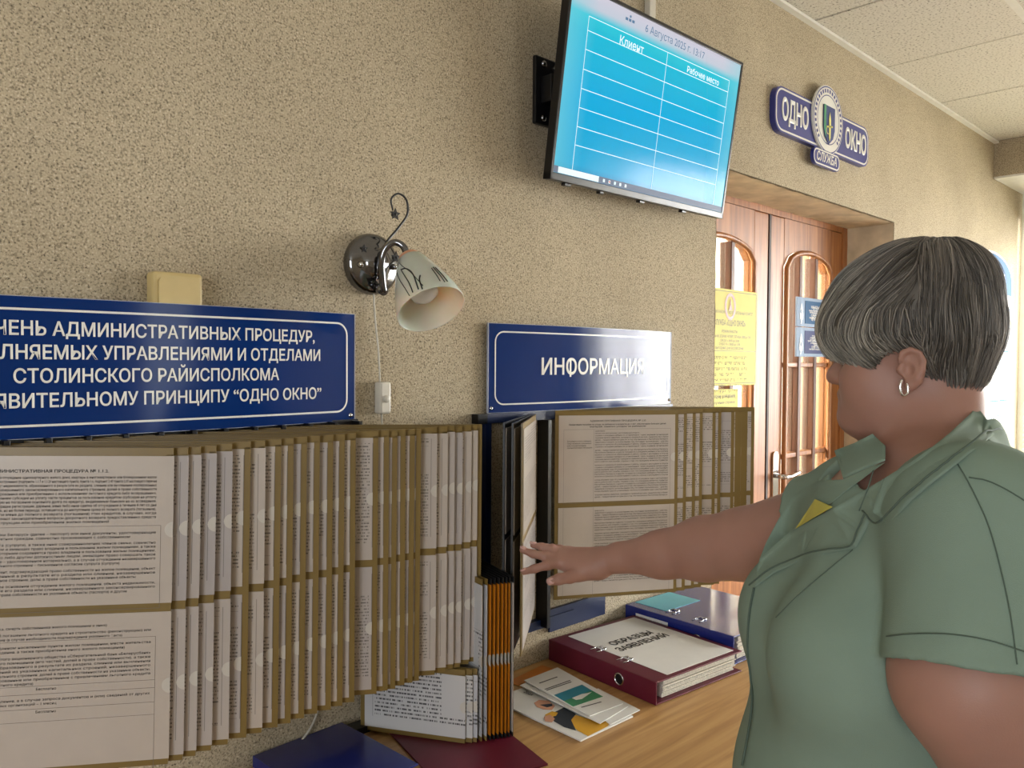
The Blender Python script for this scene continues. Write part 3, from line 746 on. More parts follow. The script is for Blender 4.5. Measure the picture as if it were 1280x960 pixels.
leaf_at(lpt(494, 268, -.047)); leaf_at(lpt(495, 322, -.055)); leaf_at(lpt(455, 311, -.026), .7)
ct = lpt(512, 323, -.10); dct = (ct+Vector((lc.x, 0, lc.z))-CAM).dot(F); cb = at(540, 389, dct-.055)-Vector((lc.x, 0, lc.z))
axd = (cb-ct).normalized(); MS = frame_of(ct, axd.orthogonal(), Vector((0, 0, 1)))
zq = axd.to_track_quat('Z', 'Y').to_matrix().to_4x4(); zq.translation = ct
Ls = .118
prof = [(.018, 0), (.025, .006), (.037, .034), (.048, .064), (.056, .09), (.0615, Ls)]
prof_in = [(r-.0025, z) for r, z in reversed(prof)]
bm = bmesh.new(); add_lathe(bm, prof+[(.061, Ls+.001), (.0595, Ls+.001)]+prof_in, 48, zq); finish(bm, 'shade', 'frosted_glass', lp)
bm = bmesh.new(); add_lathe(bm, [(.0, -.012), (.008, -.012), (.019, -.004), (.0215, .004), (.019, .005)], 24, zq); finish(bm, 'shade_cap', 'copper', lp)
bm = bmesh.new(); add_lathe(bm, [(.011, .004), (.013, .03), (.024, .055), (.028, .072), (.023, .088), (.010, .097), (0, .098)], 20, zq); finish(bm, 'bulb', 'bulb_glass', lp)
def on_shade(a, t, off=.0006):
    r = np.interp(t*Ls, [p[1] for p in prof], [p[0] for p in prof])+off
    return zq @ Vector((r*math.cos(a), r*math.sin(a), t*Ls))
# black painted sweeps on the shade, on the side that faces out and to the left
bm = bmesh.new()
ref = (lpt(500, 372, -.16)-ct); loc = zq.inverted() @ (ct+ref); a0 = math.atan2(loc.y, loc.x)
for pts, w_ in (([(.55, .12), (.25, .3), (-.05, .55), (-.25, .92)], .0012), ([(.35, .35), (.08, .42), (-.1, .6), (-.1, .95)], .0022),
                ([(.35, .35), (.2, .55), (.1, .75), (.08, .95)], .0018), ([(.7, .3), (.5, .5), (.3, .75), (.2, .97)], .0014), ([(-.3, .7), (-.22, .8), (-.2, .98)], .0022),
                ([(1.75, .55), (1.72, .9)], .0016), ([(1.85, .55), (1.84, .92)], .0014), ([(1.95, .58), (1.97, .9)], .0014)):
    sp3 = smooth_pts([(x, y, 0) for x, y in pts], 6)
    P = [on_shade(a0+(q.x-.55 if q.x < 1.5 else q.x-3.3), q.y) for q in sp3]
    add_tube(bm, P, w_*.55, 5)
finish(bm, 'painted_stripes', 'black_iron', lp)
cabp = [lpt(467, 366, -.015), lpt(469, 400, -.010), lpt(473, 440, -.009), lpt(475, 480, -.009)]
tube('cord', smooth_pts(cabp, 5), .0018, 'cable_white', lp, 6)
cs = lpt(476, 497, -.006)
bm = bmesh.new(); add_box(bm, cs.x-.012, cs.x+.013, -.022, -.001, cs.z-.03, cs.z+.03, .004); o = finish(bm, 'cord_switch', 'white_plastic', lp)
bm = bmesh.new(); add_lathe(bm, [(.007, 0), (.007, .003), (.005, .005), (0, .005)], 16, frame_of((cs.x+.001, -.022, cs.z-.002), (1, 0, 0), (0, 0, 1))); finish(bm, 'switch_button', 'white_plastic', o)
tube('cord', [Vector((cs.x, -.009, cs.z-.03)), Vector((cs.x+.001, -.009, cs.z-.13))], .0018, 'cable_white', lp, 6)

# ------------------------------------------------------------------ flip panels
PWD, PHT = .308, .431
def uv_box(o, x0, z0):
    uvl = o.data.uv_layers.new(name='UVMap')
    for p in o.data.polygons:
        for li in p.loop_indices:
            c = o.data.vertices[o.data.loops[li].vertex_index].co; uvl.data[li].uv = (c.x-x0, c.z-z0)
def sheet_mesh(x0, x1, z0, z1, y, notch=True, yn=None):
    """paper sheet with a thumb notch cut at its right edge"""
    pts = [(x0, z0), (x1, z0)]
    if notch:
        zc = (z0+z1)/2
        for k in range(9):
            a = math.radians(-90-180*k/8); pts.append((x1+.0085*math.cos(a), zc+.0085*math.sin(a)))
    pts += [(x1, z1), (x0, z1)]
    return pts
META = {}
def panel(name, kind, root, hinge, outer, ztop, tilt=0, H=PHT, W=None, sheet_mat='printed_page', frame_mat='olive_plastic', single=False, back=False, label=None):
    """one hinged leaf of a rack: frame (mesh) > two printed sheets, clear thumb tabs.  local x: hinge to free edge"""
    h, e = Vector((*hinge, 0)), Vector((*outer, 0)); d = e-h; W = W or d.length
    bw = .0085
    key = (kind, round(W, 3), round(H, 3), frame_mat, single)
    bm = bmesh.new(); t = .0016 if not single else .0007
    mid = H/2
    bars = [(0, W, -bw*1.3, 0), (0, W, -H, -H+bw), (0, bw, -H+bw, -bw), (W-bw, W, -H+bw, -bw)]
    if not single: bars.append((bw, W-bw, -mid-bw*.7, -mid+bw*.7))
    for a, b, c, dd in bars: add_box(bm, a, b, -t, t, c, dd)
    add_box(bm, 0, W, -t*.4, t*.4, -H+.001, -.001)
    o = finish(bm, name, frame_mat, root)
    ang = math.atan2(d.y, d.x)
    o.matrix_basis = Matrix.Translation(h+Vector((0, 0, ztop))-root.location) @ Matrix.Rotation(ang, 4, 'Z') @ Matrix.Rotation(tilt, 4, 'Y')
    x1 = W+.0012 if kind == 'flush' else W-bw
    slots = [(-H+bw, -bw*1.3)] if single else [(-mid+bw*.7, -bw*1.3), (-H+bw, -mid-bw*.7)]
    for za, zb in slots:
        pts = sheet_mesh(bw, x1, za, zb, 0, kind != 'plain')
        bm = bmesh.new(); fy = -t-(.0014 if not single else .0008)
        a = [bm.verts.new((x, fy, z)) for x, z in pts]; b = [bm.verts.new((x, -t+.0001, z)) for x, z in pts]
        bm.faces.new(a); bm.faces.new(list(reversed(b)))
        for i in range(len(pts)):
            j = (i+1) % len(pts); bm.faces.new((a[i], b[i], b[j], a[j]))
        s = finish(bm, 'sheet', sheet_mat, o); uv_box(s, bw, za)
        if back:
            s['label'] = 'sheet seen from its printed side'
        if kind != 'plain':                                # round clear tab that shows pale in the notch
            zc = (za+zb)/2; bm = bmesh.new()
            tp = [(x1+.0105*math.cos(math.radians(90+180*k/10)), zc+.0105*math.sin(math.radians(90+180*k/10))) for k in range(11)]
            a = [bm.verts.new((x, fy-.0004, z)) for x, z in tp]; b = [bm.verts.new((x, fy+.0002, z)) for x, z in tp]
            bm.faces.new(a); bm.faces.new(list(reversed(b)))
            for i in range(len(tp)):
                j = (i+1) % len(tp); bm.faces.new((a[i], b[i], b[j], a[j]))
            if kind == 'olive':                            # on bordered leaves the tab spans the border instead
                for v in bm.verts: v.co.x += .0
            finish(bm, 'thumb_tab', 'tab_film', o)
    return o

# left rack -----------------------------------------------------------------------
ZT = 1.437
lr = thing('folder_rack', 'left wall rack of hinged olive framed document leaves under the wide sign', 'rack', (.48, 0, 1.42))
bm = bmesh.new(); add_box(bm, -.34, .345, -.020, 0, .004, .024); add_box(bm, -.34, .345, -.020, 0, -.475, -.455); add_box(bm, -.34, -.32, -.02, 0, -.455, .004); 
finish(bm, 'rail', 'dark_plastic', lr)
for k in range(14):
    box('hinge_clip', -.32+k*.05, -.312+k*.05, -.045, -.020, .006, .022, 'black_plastic', lr, .001)
edges = [(218, 'flush'), (236, 'flush'), (252, 'flush'), (271, 'flush'), (290.6, 'flush'), (314, 'olive'), (331.7, 'flush'), (352, 'olive'), (367.4, 'olive'),
         (384, 'olive'), (400, 'olive'), (416.6, 'olive'), (431, 'olive'), (444.7, 'olive'), (472.7, 'olive'), (486, 'olive'), (496.4, 'olive'), (506.5, 'olive'),
         (518, 'olive'), (526, 'olive'), (545, 'flush'), (558.4, 'flush'), (567, 'flush'), (577, 'flush'), (588, 'flush'), (595.6, 'flush'), (601.5, 'olive')]
dpx = [218, 293, 332, 397, 431, 442, 467, 487, 518, 530, 604]
dd = [1.17, 1.19, 1.225, 1.26, 1.285, 1.315, 1.345, 1.38, 1.455, 1.475, 1.50]
ZTL = 1.4375
first = None
for i, (px, kd) in enumerate(edges):
    e = on_y(px, 700, -.172-.012*(px-218)/386)
    yh = -.012; hx = e.x-math.sqrt(max(.0004, PWD**2-(e.y-yh)**2))
    tilt = math.radians(1.3-.07*i+random.uniform(-.08, .08))
    if i > 12: tilt = math.radians(random.uniform(.1, .4))
    o = panel('document_leaf', kd, lr, (hx, yh), (e.x, e.y), ZTL+random.uniform(-.001, .001), tilt, W=PWD, sheet_mat='paper' if i == 0 else 'printed_page')
    if i == 0: first = o
# right rack ----------------------------------------------------------------------
rrk = thing('folder_rack', 'right wall rack of hinged olive framed document leaves under the one word sign', 'rack', (1.49, 0, 1.42))
bm = bmesh.new()
add_box(bm, -.345, -.33, -.016, 0, -.475, .02); add_box(bm, -.345, .33, -.018, 0, .0, .02); add_box(bm, -.345, -.06, -.016, 0, -.475, -.455)
finish(bm, 'rail', 'frame_blue', rrk)
box('centre_post', -.174, -.164, -.035, 0, -.47, .0, 'black_plastic', rrk)
box('side_clip', -.372, -.345, -.02, 0, -.0, .02, 'black_plastic', rrk)
b_ = box('back_plate', -.14, .06, -.012, -.006, -.492, -.44, 'frame_blue', rrk)
redges = [(846, 'olive'), (856.7, 'olive'), (867.7, 'olive'), (876.5, 'olive'), (892.5, 'olive'), (899.5, 'olive'), (915.9, 'olive'), (920.8, 'olive'), (924.5, 'olive'), (928.5, 'olive'), (932.5, 'olive'), (937, 'olive'), (941, 'olive')]
rfirst = None
for i, (px, kd) in enumerate(redges):
    e = at(px, 650, float(np.interp(px, [840, 880, 935], [1.90, 1.95, 2.03])))
    yh = -.03; hx = e.x-math.sqrt(max(.0004, .302**2-(e.y-yh)**2))
    o = panel('document_leaf', kd, rrk, (hx, yh), (e.x, e.y), ZT+.003, math.radians(random.uniform(-.15, .1)), W=.302, sheet_mat='paper' if i == 0 else 'printed_page')
    if i == 0: rfirst = o
# leaves turned to the left, which the woman holds
for i, (ox, oy, hx, fm, sm) in enumerate(((1.046, -.222, 1.276, 'olive_plastic', 'printed_page'), (1.038, -.205, 1.268, 'dark_plastic', 'paper'), (1.034, -.186, 1.260, 'dark_plastic', 'paper'))):  # the two inner leaves are coloured dark for their shadowed backs
    # printed side faces the room: hinge and free edge swapped so that local -y looks out
    panel('document_leaf', 'plain', rrk, (ox, oy), (hx, -.032), ZT, math.radians(.4-i*.2), sheet_mat=sm if i == 0 else 'dark_sheet' if False else sm, frame_mat=fm, back=(i == 0))

# real printed lines on the three sheets that can be read -----------------------------
UP = [('АДМИНИСТРАТИВНАЯ ПРОЦЕДУРА № 1.1.2.', 'h'), '',
 'Принятие решения, дающего согласие на отчуждение одноквартирного жилого дома, квартиры в многоквартирном или блокированном жилом',
 'доме (части, доли в праве собственности), построенных (подпункты 1.1.7 и 1.1.20 настоящего пункта, пункта 1.6, подпункт 2.47 пункта 2.37 настоящего перечня',
 'недвижимости и доли в праве на объект недвижимости, образованного в результате их раздела, слияния или вычленения изолированных',
 'помещений, жилых помещений, незавершенного законсервированного капитального строения, долей в праве собственности',
 'на указанные объекты, реконструированных или приобретенных с использованием льготного кредита либо возвращенных,',
 'одноразовой субсидии с использованием субсидии на уплату части процентов за пользование кредитом (субсидии на уплату',
 'части процентов кредита и субсидии на погашение основного долга по кредиту), выдаваемым банками на их возведение,',
 'реконструкцию в установленном порядке регистрации, дарение, мена либо иная сделка об отчуждении в течение 8 лет со дня',
 'досрочного погашения этих кредитов, но не более периода, оставшегося до наступления срока их полного возврата (погашения),',
 'отчуждение, либо дарение или мена до полного возврата (погашения) этих кредитов, в случаях, когда',
 'Указы Президента предусматривают законодательные вопросы досрочного возврата предоставленных средств',
 ('жилых помещений, реконструкции или приобретения жилых помещений', 's'), '', '-', ('заявление', 'w'),
 'паспорта граждан Республики Беларусь (далее – паспорт) или иные документы, удостоверяющие',
 ('личность всех совершеннолетних граждан, совместно проживающих с собственником', 's'), '',
 'письменное согласие супруга (супруги), а также иных совершеннолетних членов семьи, совместно',
 'проживающих с собственником и имеющих право владения и пользования жилым помещением, а также',
 'отсутствующих граждан, за которыми сохраняется право владения и пользования жилым помещением,',
 'удостоверенное нотариально либо другим должностным лицом, имеющим право совершать такое',
 'нотариальное действие (далее – удостоверенное нотариально), а в случае отчуждения незавершенного',
 ('законсервированного капитального строения – письменное согласие супруга (супруги)', 's'), '',
 'технический паспорт и документ, подтверждающий право собственности на жилое помещение, объект',
 'недвижимости, образованный в результате его раздела или слияния, незавершенное',
 ('законсервированное капитальное строение, долю в праве собственности на указанные объекты', 's'), '',
 'документы, подтверждающие основания отчуждения жилого помещения, объекта недвижимости,',
 'образованного в результате его раздела или слияния, незавершенного законсервированного',
 ('капитального строения, доли в праве собственности на указанные объекты (паспорта) и другие', 's')]
LOW = ['', ('местность, расторжение брака, смерть собственника жилого помещения и иных)', 's'), '',
 'документ, подтверждающий погашение льготного кредита на строительство (реконструкцию) или',
 ('приобретение жилого помещения (в случае необходимости подтверждения указанного факта)', 's'), '-', '',
 'справка о занимаемом в данном населенном пункте жилом помещении, месте жительства',
 ('и составе семьи (для отчуждения, а также приобретения иного жилого помещения)', 's'), '',
 'сведения о согласии открытого акционерного общества «Сберегательный банк «Беларусбанк»',
 'на дарение или мену жилого помещения (его частей, долей в праве собственности), а также',
 'объекта недвижимости, образованного в результате их раздела, слияния или вычленения',
 'изолированных помещений из указанных капитальных строений, незавершенного',
 'законсервированного капитального строения, долей в праве собственности на указанные объекты,',
 'возведенные, реконструированные или приобретенные с привлечением льготного кредита',
 ('(в случае непогашения льготного кредита)', 'w2'), '-', ('Бесплатно', 'c'), '', '-', '',
 '15 дней со дня подачи заявления, а в случае запроса документов и (или) сведений от других',
 ('государственных органов, иных организаций – 1 месяц', 's2'), '', '-', ('Бесплатно', 'c'), '', '', '', '-']
RUP = [('АДМИНИСТРАТИВНАЯ ПРОЦЕДУРА № 2.25', 'h'), '',
 ('Назначение пособия по уходу за ребенком в возрасте до 3 лет, обеспечение больных детей', 'h2'), ('матерей, занятых уходом за ребенком', 'h'), '', '-', ('заявление', 'w'),
 ('паспорт или иной документ, удостоверяющий личность', 's3')]
BODY = ['справка о рождении ребенка по установленной форме, выданная организацией', 'заявителя и супруга, за исключением лиц, постоянно проживающих, – для лиц',
 'Республики Беларусь и других государств о рождении ребенка в Республике', 'трудовая книжка заявителя, гражданско-правовой договор, свидетельство о браке',
 'копия решения суда об усыновлении, выписка из решения суда о расторжении', 'выписки из приказов об освобождении от работы, справка о нахождении в отпуске',
 'детей, – предоставляется один раз в год, обучающихся в Республике Беларусь', 'место работы или службы, справка о том, что гражданин является студентом']
for k in range(30): RUP.append(BODY[(k*3+k//4) % 8] if k % 7 != 6 else '')
RLOW = ['', ('заявление на карточке', 'w')]+[BODY[(k*5+1) % 8] if k % 5 != 4 else '' for k in range(34)]
def print_sheet(leaf, rows, x0, x1, ztop, zbot, pitch, size, col=None):
    items = []; rules = []
    y = ztop
    W_ = x1-x0
    for r in rows:
        st = ''
        if isinstance(r, tuple): r, st = r
        if y < zbot: break
        if r == '-': rules.append(y+pitch*.4); y -= pitch*.35; continue
        if r == '': y -= pitch*.55; continue
        if st in ('h', 'h2'): items.append((r, (x0+x1)/2, y, size*1.08, dict(bold=.02, width=W_*.55 if st == 'h' else W_*.95, res=1)))
        elif st == 'c': items.append((r, (x0+x1)/2, y, size, dict(bold=.008, res=1)))
        else:
            frac = {'': 1, 's': .68+.25*random.random(), 'w': .13, 'w2': .44, 's2': .55, 's3': .6}[st]
            xs0 = x0 if col is None else col+.003
            items.append((r, xs0, y, size, dict(bold=.006, width=(x1-xs0)*frac, align='LEFT', res=1)))
        y -= pitch
    f_ = lambda p: Vector((p.x, -.0033, p.y))
    o = text_part('printed_lines', items, 'ink', leaf, f_)
    bm = bmesh.new()
    for z in rules: add_loop_line(bm, [(x0-.006, z), (x1+.006, z)], .0005, 0, f_, False)
    zr = rules[0] if rules else ztop+pitch
    for x in (x0-.006, x1+.006)+((col,) if col else ()): add_loop_line(bm, [(x, zr), (x, zbot-.004)], .0005, 0, f_, False)
    add_loop_line(bm, [(x0-.006, zbot-.004), (x1+.006, zbot-.004)], .0005, 0, f_, False)
    finish(bm, 'ruled_box', 'rule_ink', leaf)
m_ = PHT/2
print_sheet(first, UP, .026, .288, -.031, -.212, .00535, .0050)
print_sheet(first, LOW, .030, .284, -m_-.018, -.430, .00565, .0048)
print_sheet(rfirst, RUP, .026, .276, -.024, -.208, .0052, .0046, .092)
print_sheet(rfirst, RLOW, .026, .276, -m_-.012, -.425, .0052, .0046, .092)
text_part('printed_lines', [('Документы и (или) сведения,', .028, -.070, .0046, dict(width=.058, align='LEFT', res=1)), ('представляемые гражданином', .028, -.075, .0046, dict(width=.058, align='LEFT', res=1)),
   ('для осуществления', .028, -.080, .0046, dict(width=.045, align='LEFT', res=1)), ('административной процедуры', .028, -.085, .0046, dict(width=.060, align='LEFT', res=1))], 'ink', rfirst, lambda p: Vector((p.x, -.0033, p.y)))

# ------------------------------------------------------------------ counter
ct_ = thing('counter_desk', 'light oak laminate desk along the wall under the racks', 'desk', (1.0, -.3, 0))
box('desk_top', -1.9, 1.02, -.30, .298, .835, .865, 'oak_laminate', ct_, .003)
box('front_panel', -1.85, .97, -.20, -.18, .08, .835, 'oak_laminate', ct_)
for x in (-1.87, -.9, .1, .97): box('side_panel', x, x+.018, -.27, .29, 0, .835, 'oak_laminate', ct_)
ZD = .866
# lower portrait rack standing on the desk
A = on_z(451, 914, ZD); B = on_z(581, 932, ZD); C_ = on_z(640, 935, ZD)
dr_ = thing('desk_rack', 'tabletop rack of portrait leaves, white sheets in front and orange ones behind', 'rack', (A.x+.05, A.y, ZD))
box('rack_base', -.07, .10, -.012, .018, .0, .012, 'black_plastic', dr_)
HL = .292; nL = 12
for i in range(nL):
    px = [581, 590, 596, 602, 608, 613, 618, 623, 628, 632.5, 636.5, 641][i]
    d0 = (B-CAM).dot(F); e = at(px, 932, d0+i*.0026); dv = Vector((B.x-A.x, B.y-A.y))
    h = Vector((e.x, e.y))-dv
    if i >= 3: h = Vector((.995+.010*(i-3), -.045))
    W_ = (Vector((e.x, e.y))-h).length; hl = HL if i >= 3 else .132
    fm = 'olive_plastic' if i < 5 else 'dark_plastic'
    kd = 'flush'
    o = panel('portrait_leaf', kd, dr_, (h.x, h.y), (e.x, e.y), ZD+.004+hl, 0, H=hl, sheet_mat='printed_page_large' if i < 5 else 'paper', frame_mat=fm, single=True)
    if 5 <= i < nL-1:                                        # orange cardboard insert instead of a white sheet
        for ch in o.children:
            if ch.name.startswith('sheet'):
                ch.data.materials.clear(); ch.data.materials.append(MATS['orange_plastic']); ch.name = 'orange_sheet'

# binders -------------------------------------------------------------------------
def binder(label, x, y, rot, th, m, L_=.32, Dp=.285, sheet=None):
    """lever arch binder lying flat: local x from spine to fore edge, y along the spine, origin at the front spine corner"""
    t = thing('ring_binder', label, 'binder', (x, y, ZD), (0, 0, rot))
    box('bottom_cover', .0, Dp, 0, L_, 0, .003, m, t, .001)
    o = box('top_cover', 0, Dp, 0, L_, th-.003, th, m, t, .001)
    bm = bmesh.new(); add_box(bm, -.003, .0005, 0, L_, 0, th, .001); finish(bm, 'spine', m, t)
    bm = bmesh.new(); r = random.Random(5)
    n = 14
    for k in range(n):
        z0 = .004+(th-.009)*k/n; add_box(bm, .03, Dp-.008-r.random()*.008, .008+r.random()*.006, L_-.008, z0, z0+(th-.009)/n*.8)
    s = finish(bm, 'paper_block', 'sheet_edges', t); s['kind'] = 'stuff'
    if th < .03: return t, th
    bm = bmesh.new(); add_lathe(bm, [(.0125, 0), (.0135, .002), (.011, .003), (.0105, 0)], 24, frame_of((-.003, L_*.31, th*.5), (0, -1, 0), (0, 0, 1))); ri = finish(bm, 'finger_ring', 'chrome', t)
    bm = bmesh.new(); add_lathe(bm, [(0, .0005), (.0105, .0005)], 20, frame_of((-.003, L_*.31, th*.5), (0, -1, 0), (0, 0, 1))); finish(bm, 'finger_hole', 'black_plastic', ri)
    for q in (.38, .63):
        bm = bmesh.new(); c = L_*q
        for s_ in (-.010, .010): add_tube(bm, [(.022, c+s_, th+.001), (.045, c+s_, th+.0015)], .0012, 6)
        add_tube(bm, smooth_pts([(.045, c-.011, th+.0015), (.055, c-.007, th+.002), (.047, c, th+.003), (.055, c+.007, th+.002), (.045, c+.011, th+.0015)], 4), .0016, 6)
        finish(bm, 'rado_clip', 'chrome', t)
    return t, th
ba = on_z(820.6, 882, ZD); bb = on_z(686.5, 824, ZD)
rot = math.atan2(bb.y-ba.y, bb.x-ba.x)-math.pi/2
b1, th1 = binder('burgundy lever arch binder with a white title sheet on its cover', ba.x+.001, ba.y, rot, .047, 'burgundy_binder')
tsh = box('title_sheet', .045, .270, .012, .306, th1, th1+.0008, 'white_paper', b1)
MB = frame_of((0, 0, th1+.0011), (0, -1, 0), (1, 0, 0))
# lettering runs along the spine direction, read from the spine side
Tf = lambda p: Vector((.0+p.y, .160-p.x, th1+.0012))
text_part('title_lettering', [('ОБРАЗЦЫ', .0, .175, .030, dict(bold=.02, width=.135)), ('ЗАЯВЛЕНИЙ', .0, .140, .030, dict(bold=.02, width=.165))], 'black_ink', b1, lambda p: Vector((p.x+.15, p.y+.03, th1+.0012)))
bc = on_z(908.7, 836, ZD)
b2, th2 = binder('blue lever arch binder with white spine label behind the burgundy one', bc.x+.03, bc.y, math.radians(-3), .066, 'blue_binder')
box('spine_label', -.0042, -.003, .185, .285, .014, .052, 'white_paper', b2)
MSp = lambda p: Vector((-.0045, .235-p.x, .033+p.y))
text_part('spine_lettering', [('ЗАЯВЛЕНИЯ ГРАЖДАН', 0, .009, .008, {}), ('образцы заполнения', 0, -.002, .007, {}), ('2025 год', 0, -.012, .007, {})], 'ink', b2, MSp)
bm = bmesh.new(); add_box(bm, .03, .17, .215, .315, th2, th2+.001); finish(bm, 'cover_label', 'teal_label', b2)
# two dark binders under the left rack
d1 = on_z(383, 940, ZD); 
b3, th3 = binder('dark blue binder lying on the desk in shade under left rack', .635, -.228, math.radians(2), .02, 'blue_binder', .22, .175)
b4 = thing('card_folder', 'dark burgundy card folder lying flat on the desk beneath the tabletop rack', 'folder', (.805, -.300, ZD), (0, 0, math.radians(-14)))
box('cover', 0, .19, 0, .26, 0, .0012, 'burgundy_binder', b4); box('inner_sheet', .004, .186, .004, .256, .0013, .0020, 'white_paper', b4); box('cover', 0, .19, 0, .26, .0021, .0032, 'burgundy_binder', b4)

# brochures -------------------------------------------------------------------------
def quad_sheet(name, pts, z, m, label, cat, parent=None, thick=.001):
    c = sum((Vector(p) for p in pts), Vector((0, 0)))/len(pts)
    t = thing(name, label, cat, (c.x, c.y, z))
    bm = bmesh.new(); add_prism(bm, [(p[0]-c.x, p[1]-c.y) for p in pts], 0, thick); finish(bm, 'cover', m, t)
    return t, c
def zz(px, py, z): v = on_z(px, py, z); return (v.x, v.y)
z1 = ZD+.002
pts1 = [zz(726, 926, z1), zz(764, 912, z1), zz(690, 862, z1), zz(655, 850, z1), zz(615, 862, z1)]
p_bl = Vector(zz(726, 926, z1)); p_br = Vector(zz(765, 908, z1)); 
mag_pts = [p_bl, Vector(zz(768, 906, z1)), Vector(zz(672, 848, z1)), Vector(zz(634, 872, z1))]
# magazine with a smiling person in yellow
q0 = Vector(zz(726, 926, z1)); q3 = Vector(zz(640, 886, z1)); lng = (q3-q0).normalized(); wid = Vector((-lng.y, lng.x))
if wid.x < 0: wid = -wid
def mag(u, v): p = q0+lng*u+wid*v; return (p.x, p.y)
mg, mc = quad_sheet('magazine', [mag(0, 0), mag(0, .15), mag(.24, .15), mag(.24, 0)], ZD, 'white_paper', 'white magazine with figure in yellow on its cover, beneath the leaflet', 'magazine', thick=.003)
def mprint(name, poly, m, z=.0034):
    bm = bmesh.new(); add_prism(bm, [(mag(u, v)[0]-mc.x, mag(u, v)[1]-mc.y) for u, v in poly], z-.0003, z); finish(bm, name, m, mg)
def mpx(lst, z=ZD+.0034):
    out = []
    for px, py in lst:
        v = Vector(zz(px, py, z))-q0; out.append((v.dot(lng), v.dot(wid)))
    return out
z8 = lambda x, y: (640+x/8, 820+y/8)
mprint('printed_skirt', mpx([z8(*p) for p in ((560, 640), (640, 590), (800, 640), (990, 640), (960, 700), (760, 800), (650, 740))]), 'yellow_print')
mprint('printed_torso', mpx([z8(*p) for p in ((430, 560), (520, 515), (640, 580), (590, 640), (640, 745), (520, 710), (400, 640))]), 'navy_print', .0037)
mprint('printed_face', mpx([z8(*p) for p in ((220, 470), (270, 440), (370, 450), (430, 500), (400, 540), (320, 535), (250, 510))]), 'skin_print', .0037)
mprint('printed_glasses', mpx([z8(*p) for p in ((280, 490), (400, 478), (405, 500), (350, 515))]), 'navy_print', .004)
mprint('printed_collar', mpx([z8(*p) for p in ((330, 590), (400, 555), (460, 570), (440, 600), (350, 620))]), 'yellow_print', .004)
mprint('printed_hand', mpx([z8(*p) for p in ((320, 610), (380, 590), (430, 630), (400, 665), (330, 655))]), 'skin_print', .0041)
Mt = lambda p: Vector((mag(.195+p.y*-1 if False else .20, 0)[0]-mc.x, 0, 0))
def mtext(p):
    c = q0+lng*(.222-p.x)+wid*(.085+p.y); return Vector((c.x-mc.x, c.y-mc.y, .0036))
text_part('printed_title', [('МЫ ЗА', -.0, .02, .016, dict(align='LEFT', bold=.02)), ('СВОИ ПРАВА', 0, .004, .012, dict(align='LEFT', bold=.02)), ('2025', 0, -.012, .012, dict(align='LEFT', bold=.02))], 'black_ink', mg, mtext)
mprint('printed_block', [(.215, .10), (.24, .10), (.24, .15), (.215, .15)], 'red_print')
# leaflet pile: two sheets and a folded leaflet with a landscape picture
za = ZD+.0045
def leaf(name, pxs, z, label, m='white_paper', thick=.0015):
    pts = [zz(x, y, z) for x, y in pxs]; return quad_sheet(name, pts, z, m, label, 'leaflet', thick=thick)
leaf('leaflet', [z8(1280, 545), z8(985, 690), z8(700, 480), z8(860, 330)], ZD+.0040, 'white text leaflet sticking out at right under the picture leaflet')
lf2, c2 = leaf('leaflet', [z8(880, 680), z8(80, 300), z8(200, 240), z8(1160, 510)], ZD+.0062, 'plain white folded leaflet just under the picture leaflet')
lf3, c3 = leaf('leaflet', [z8(780, 605), z8(120, 250), z8(455, 120), z8(1110, 480)], ZD+.0085, 'topmost white leaflet with a small blue and green landscape picture')
def lprint(par, c, name, pxs, m, z, zr):
    bm = bmesh.new(); add_prism(bm, [(zz(*z8(*p), z)[0]-c.x, zz(*z8(*p), z)[1]-c.y) for p in pxs], zr-.0003, zr); finish(bm, name, m, par)
lprint(lf3, c3, 'printed_sky', [(420, 390), (700, 285), (800, 345), (520, 450)], 'teal_print', ZD+.0102, .0017)
lprint(lf3, c3, 'printed_field', [(520, 450), (800, 345), (910, 405), (610, 505)], 'green_print', ZD+.0102, .0018)
lprint(lf3, c3, 'printed_hill', [(600, 420), (700, 380), (740, 375), (800, 360), (700, 430), (640, 440)], 'white_paper', ZD+.0102, .0019)
for a, b in (((325, 330), (580, 240)), ((340, 340), (590, 255)), ((270, 268), (450, 205)), ((690, 510), (890, 455))):
    lprint(lf3, c3, 'printed_line', [a, b, (b[0]+6, b[1]+6), (a[0]+6, a[1]+6)], 'ink', ZD+.0102, .0017)
og = quad_sheet('envelope', [zz(*z8(-40, 260), ZD), zz(*z8(300, 95), ZD), zz(*z8(420, 135), ZD), zz(*z8(60, 300), ZD)], ZD, 'orange_plastic', 'orange envelope corner showing behind the leaflets by the wall', 'envelope')

# cable under left rack
cp = [on_y(395, 895, -.01), on_y(385, 915, -.012), on_y(365, 938, -.012), on_y(343, 953, -.012)]
cw = tag(tube('wall_cable', smooth_pts([on_y(398, 880, -.008)]+cp, 5), .0022, 'cable_white', None, 6), 'thin white cable hanging down the wall below left rack', 'cable')

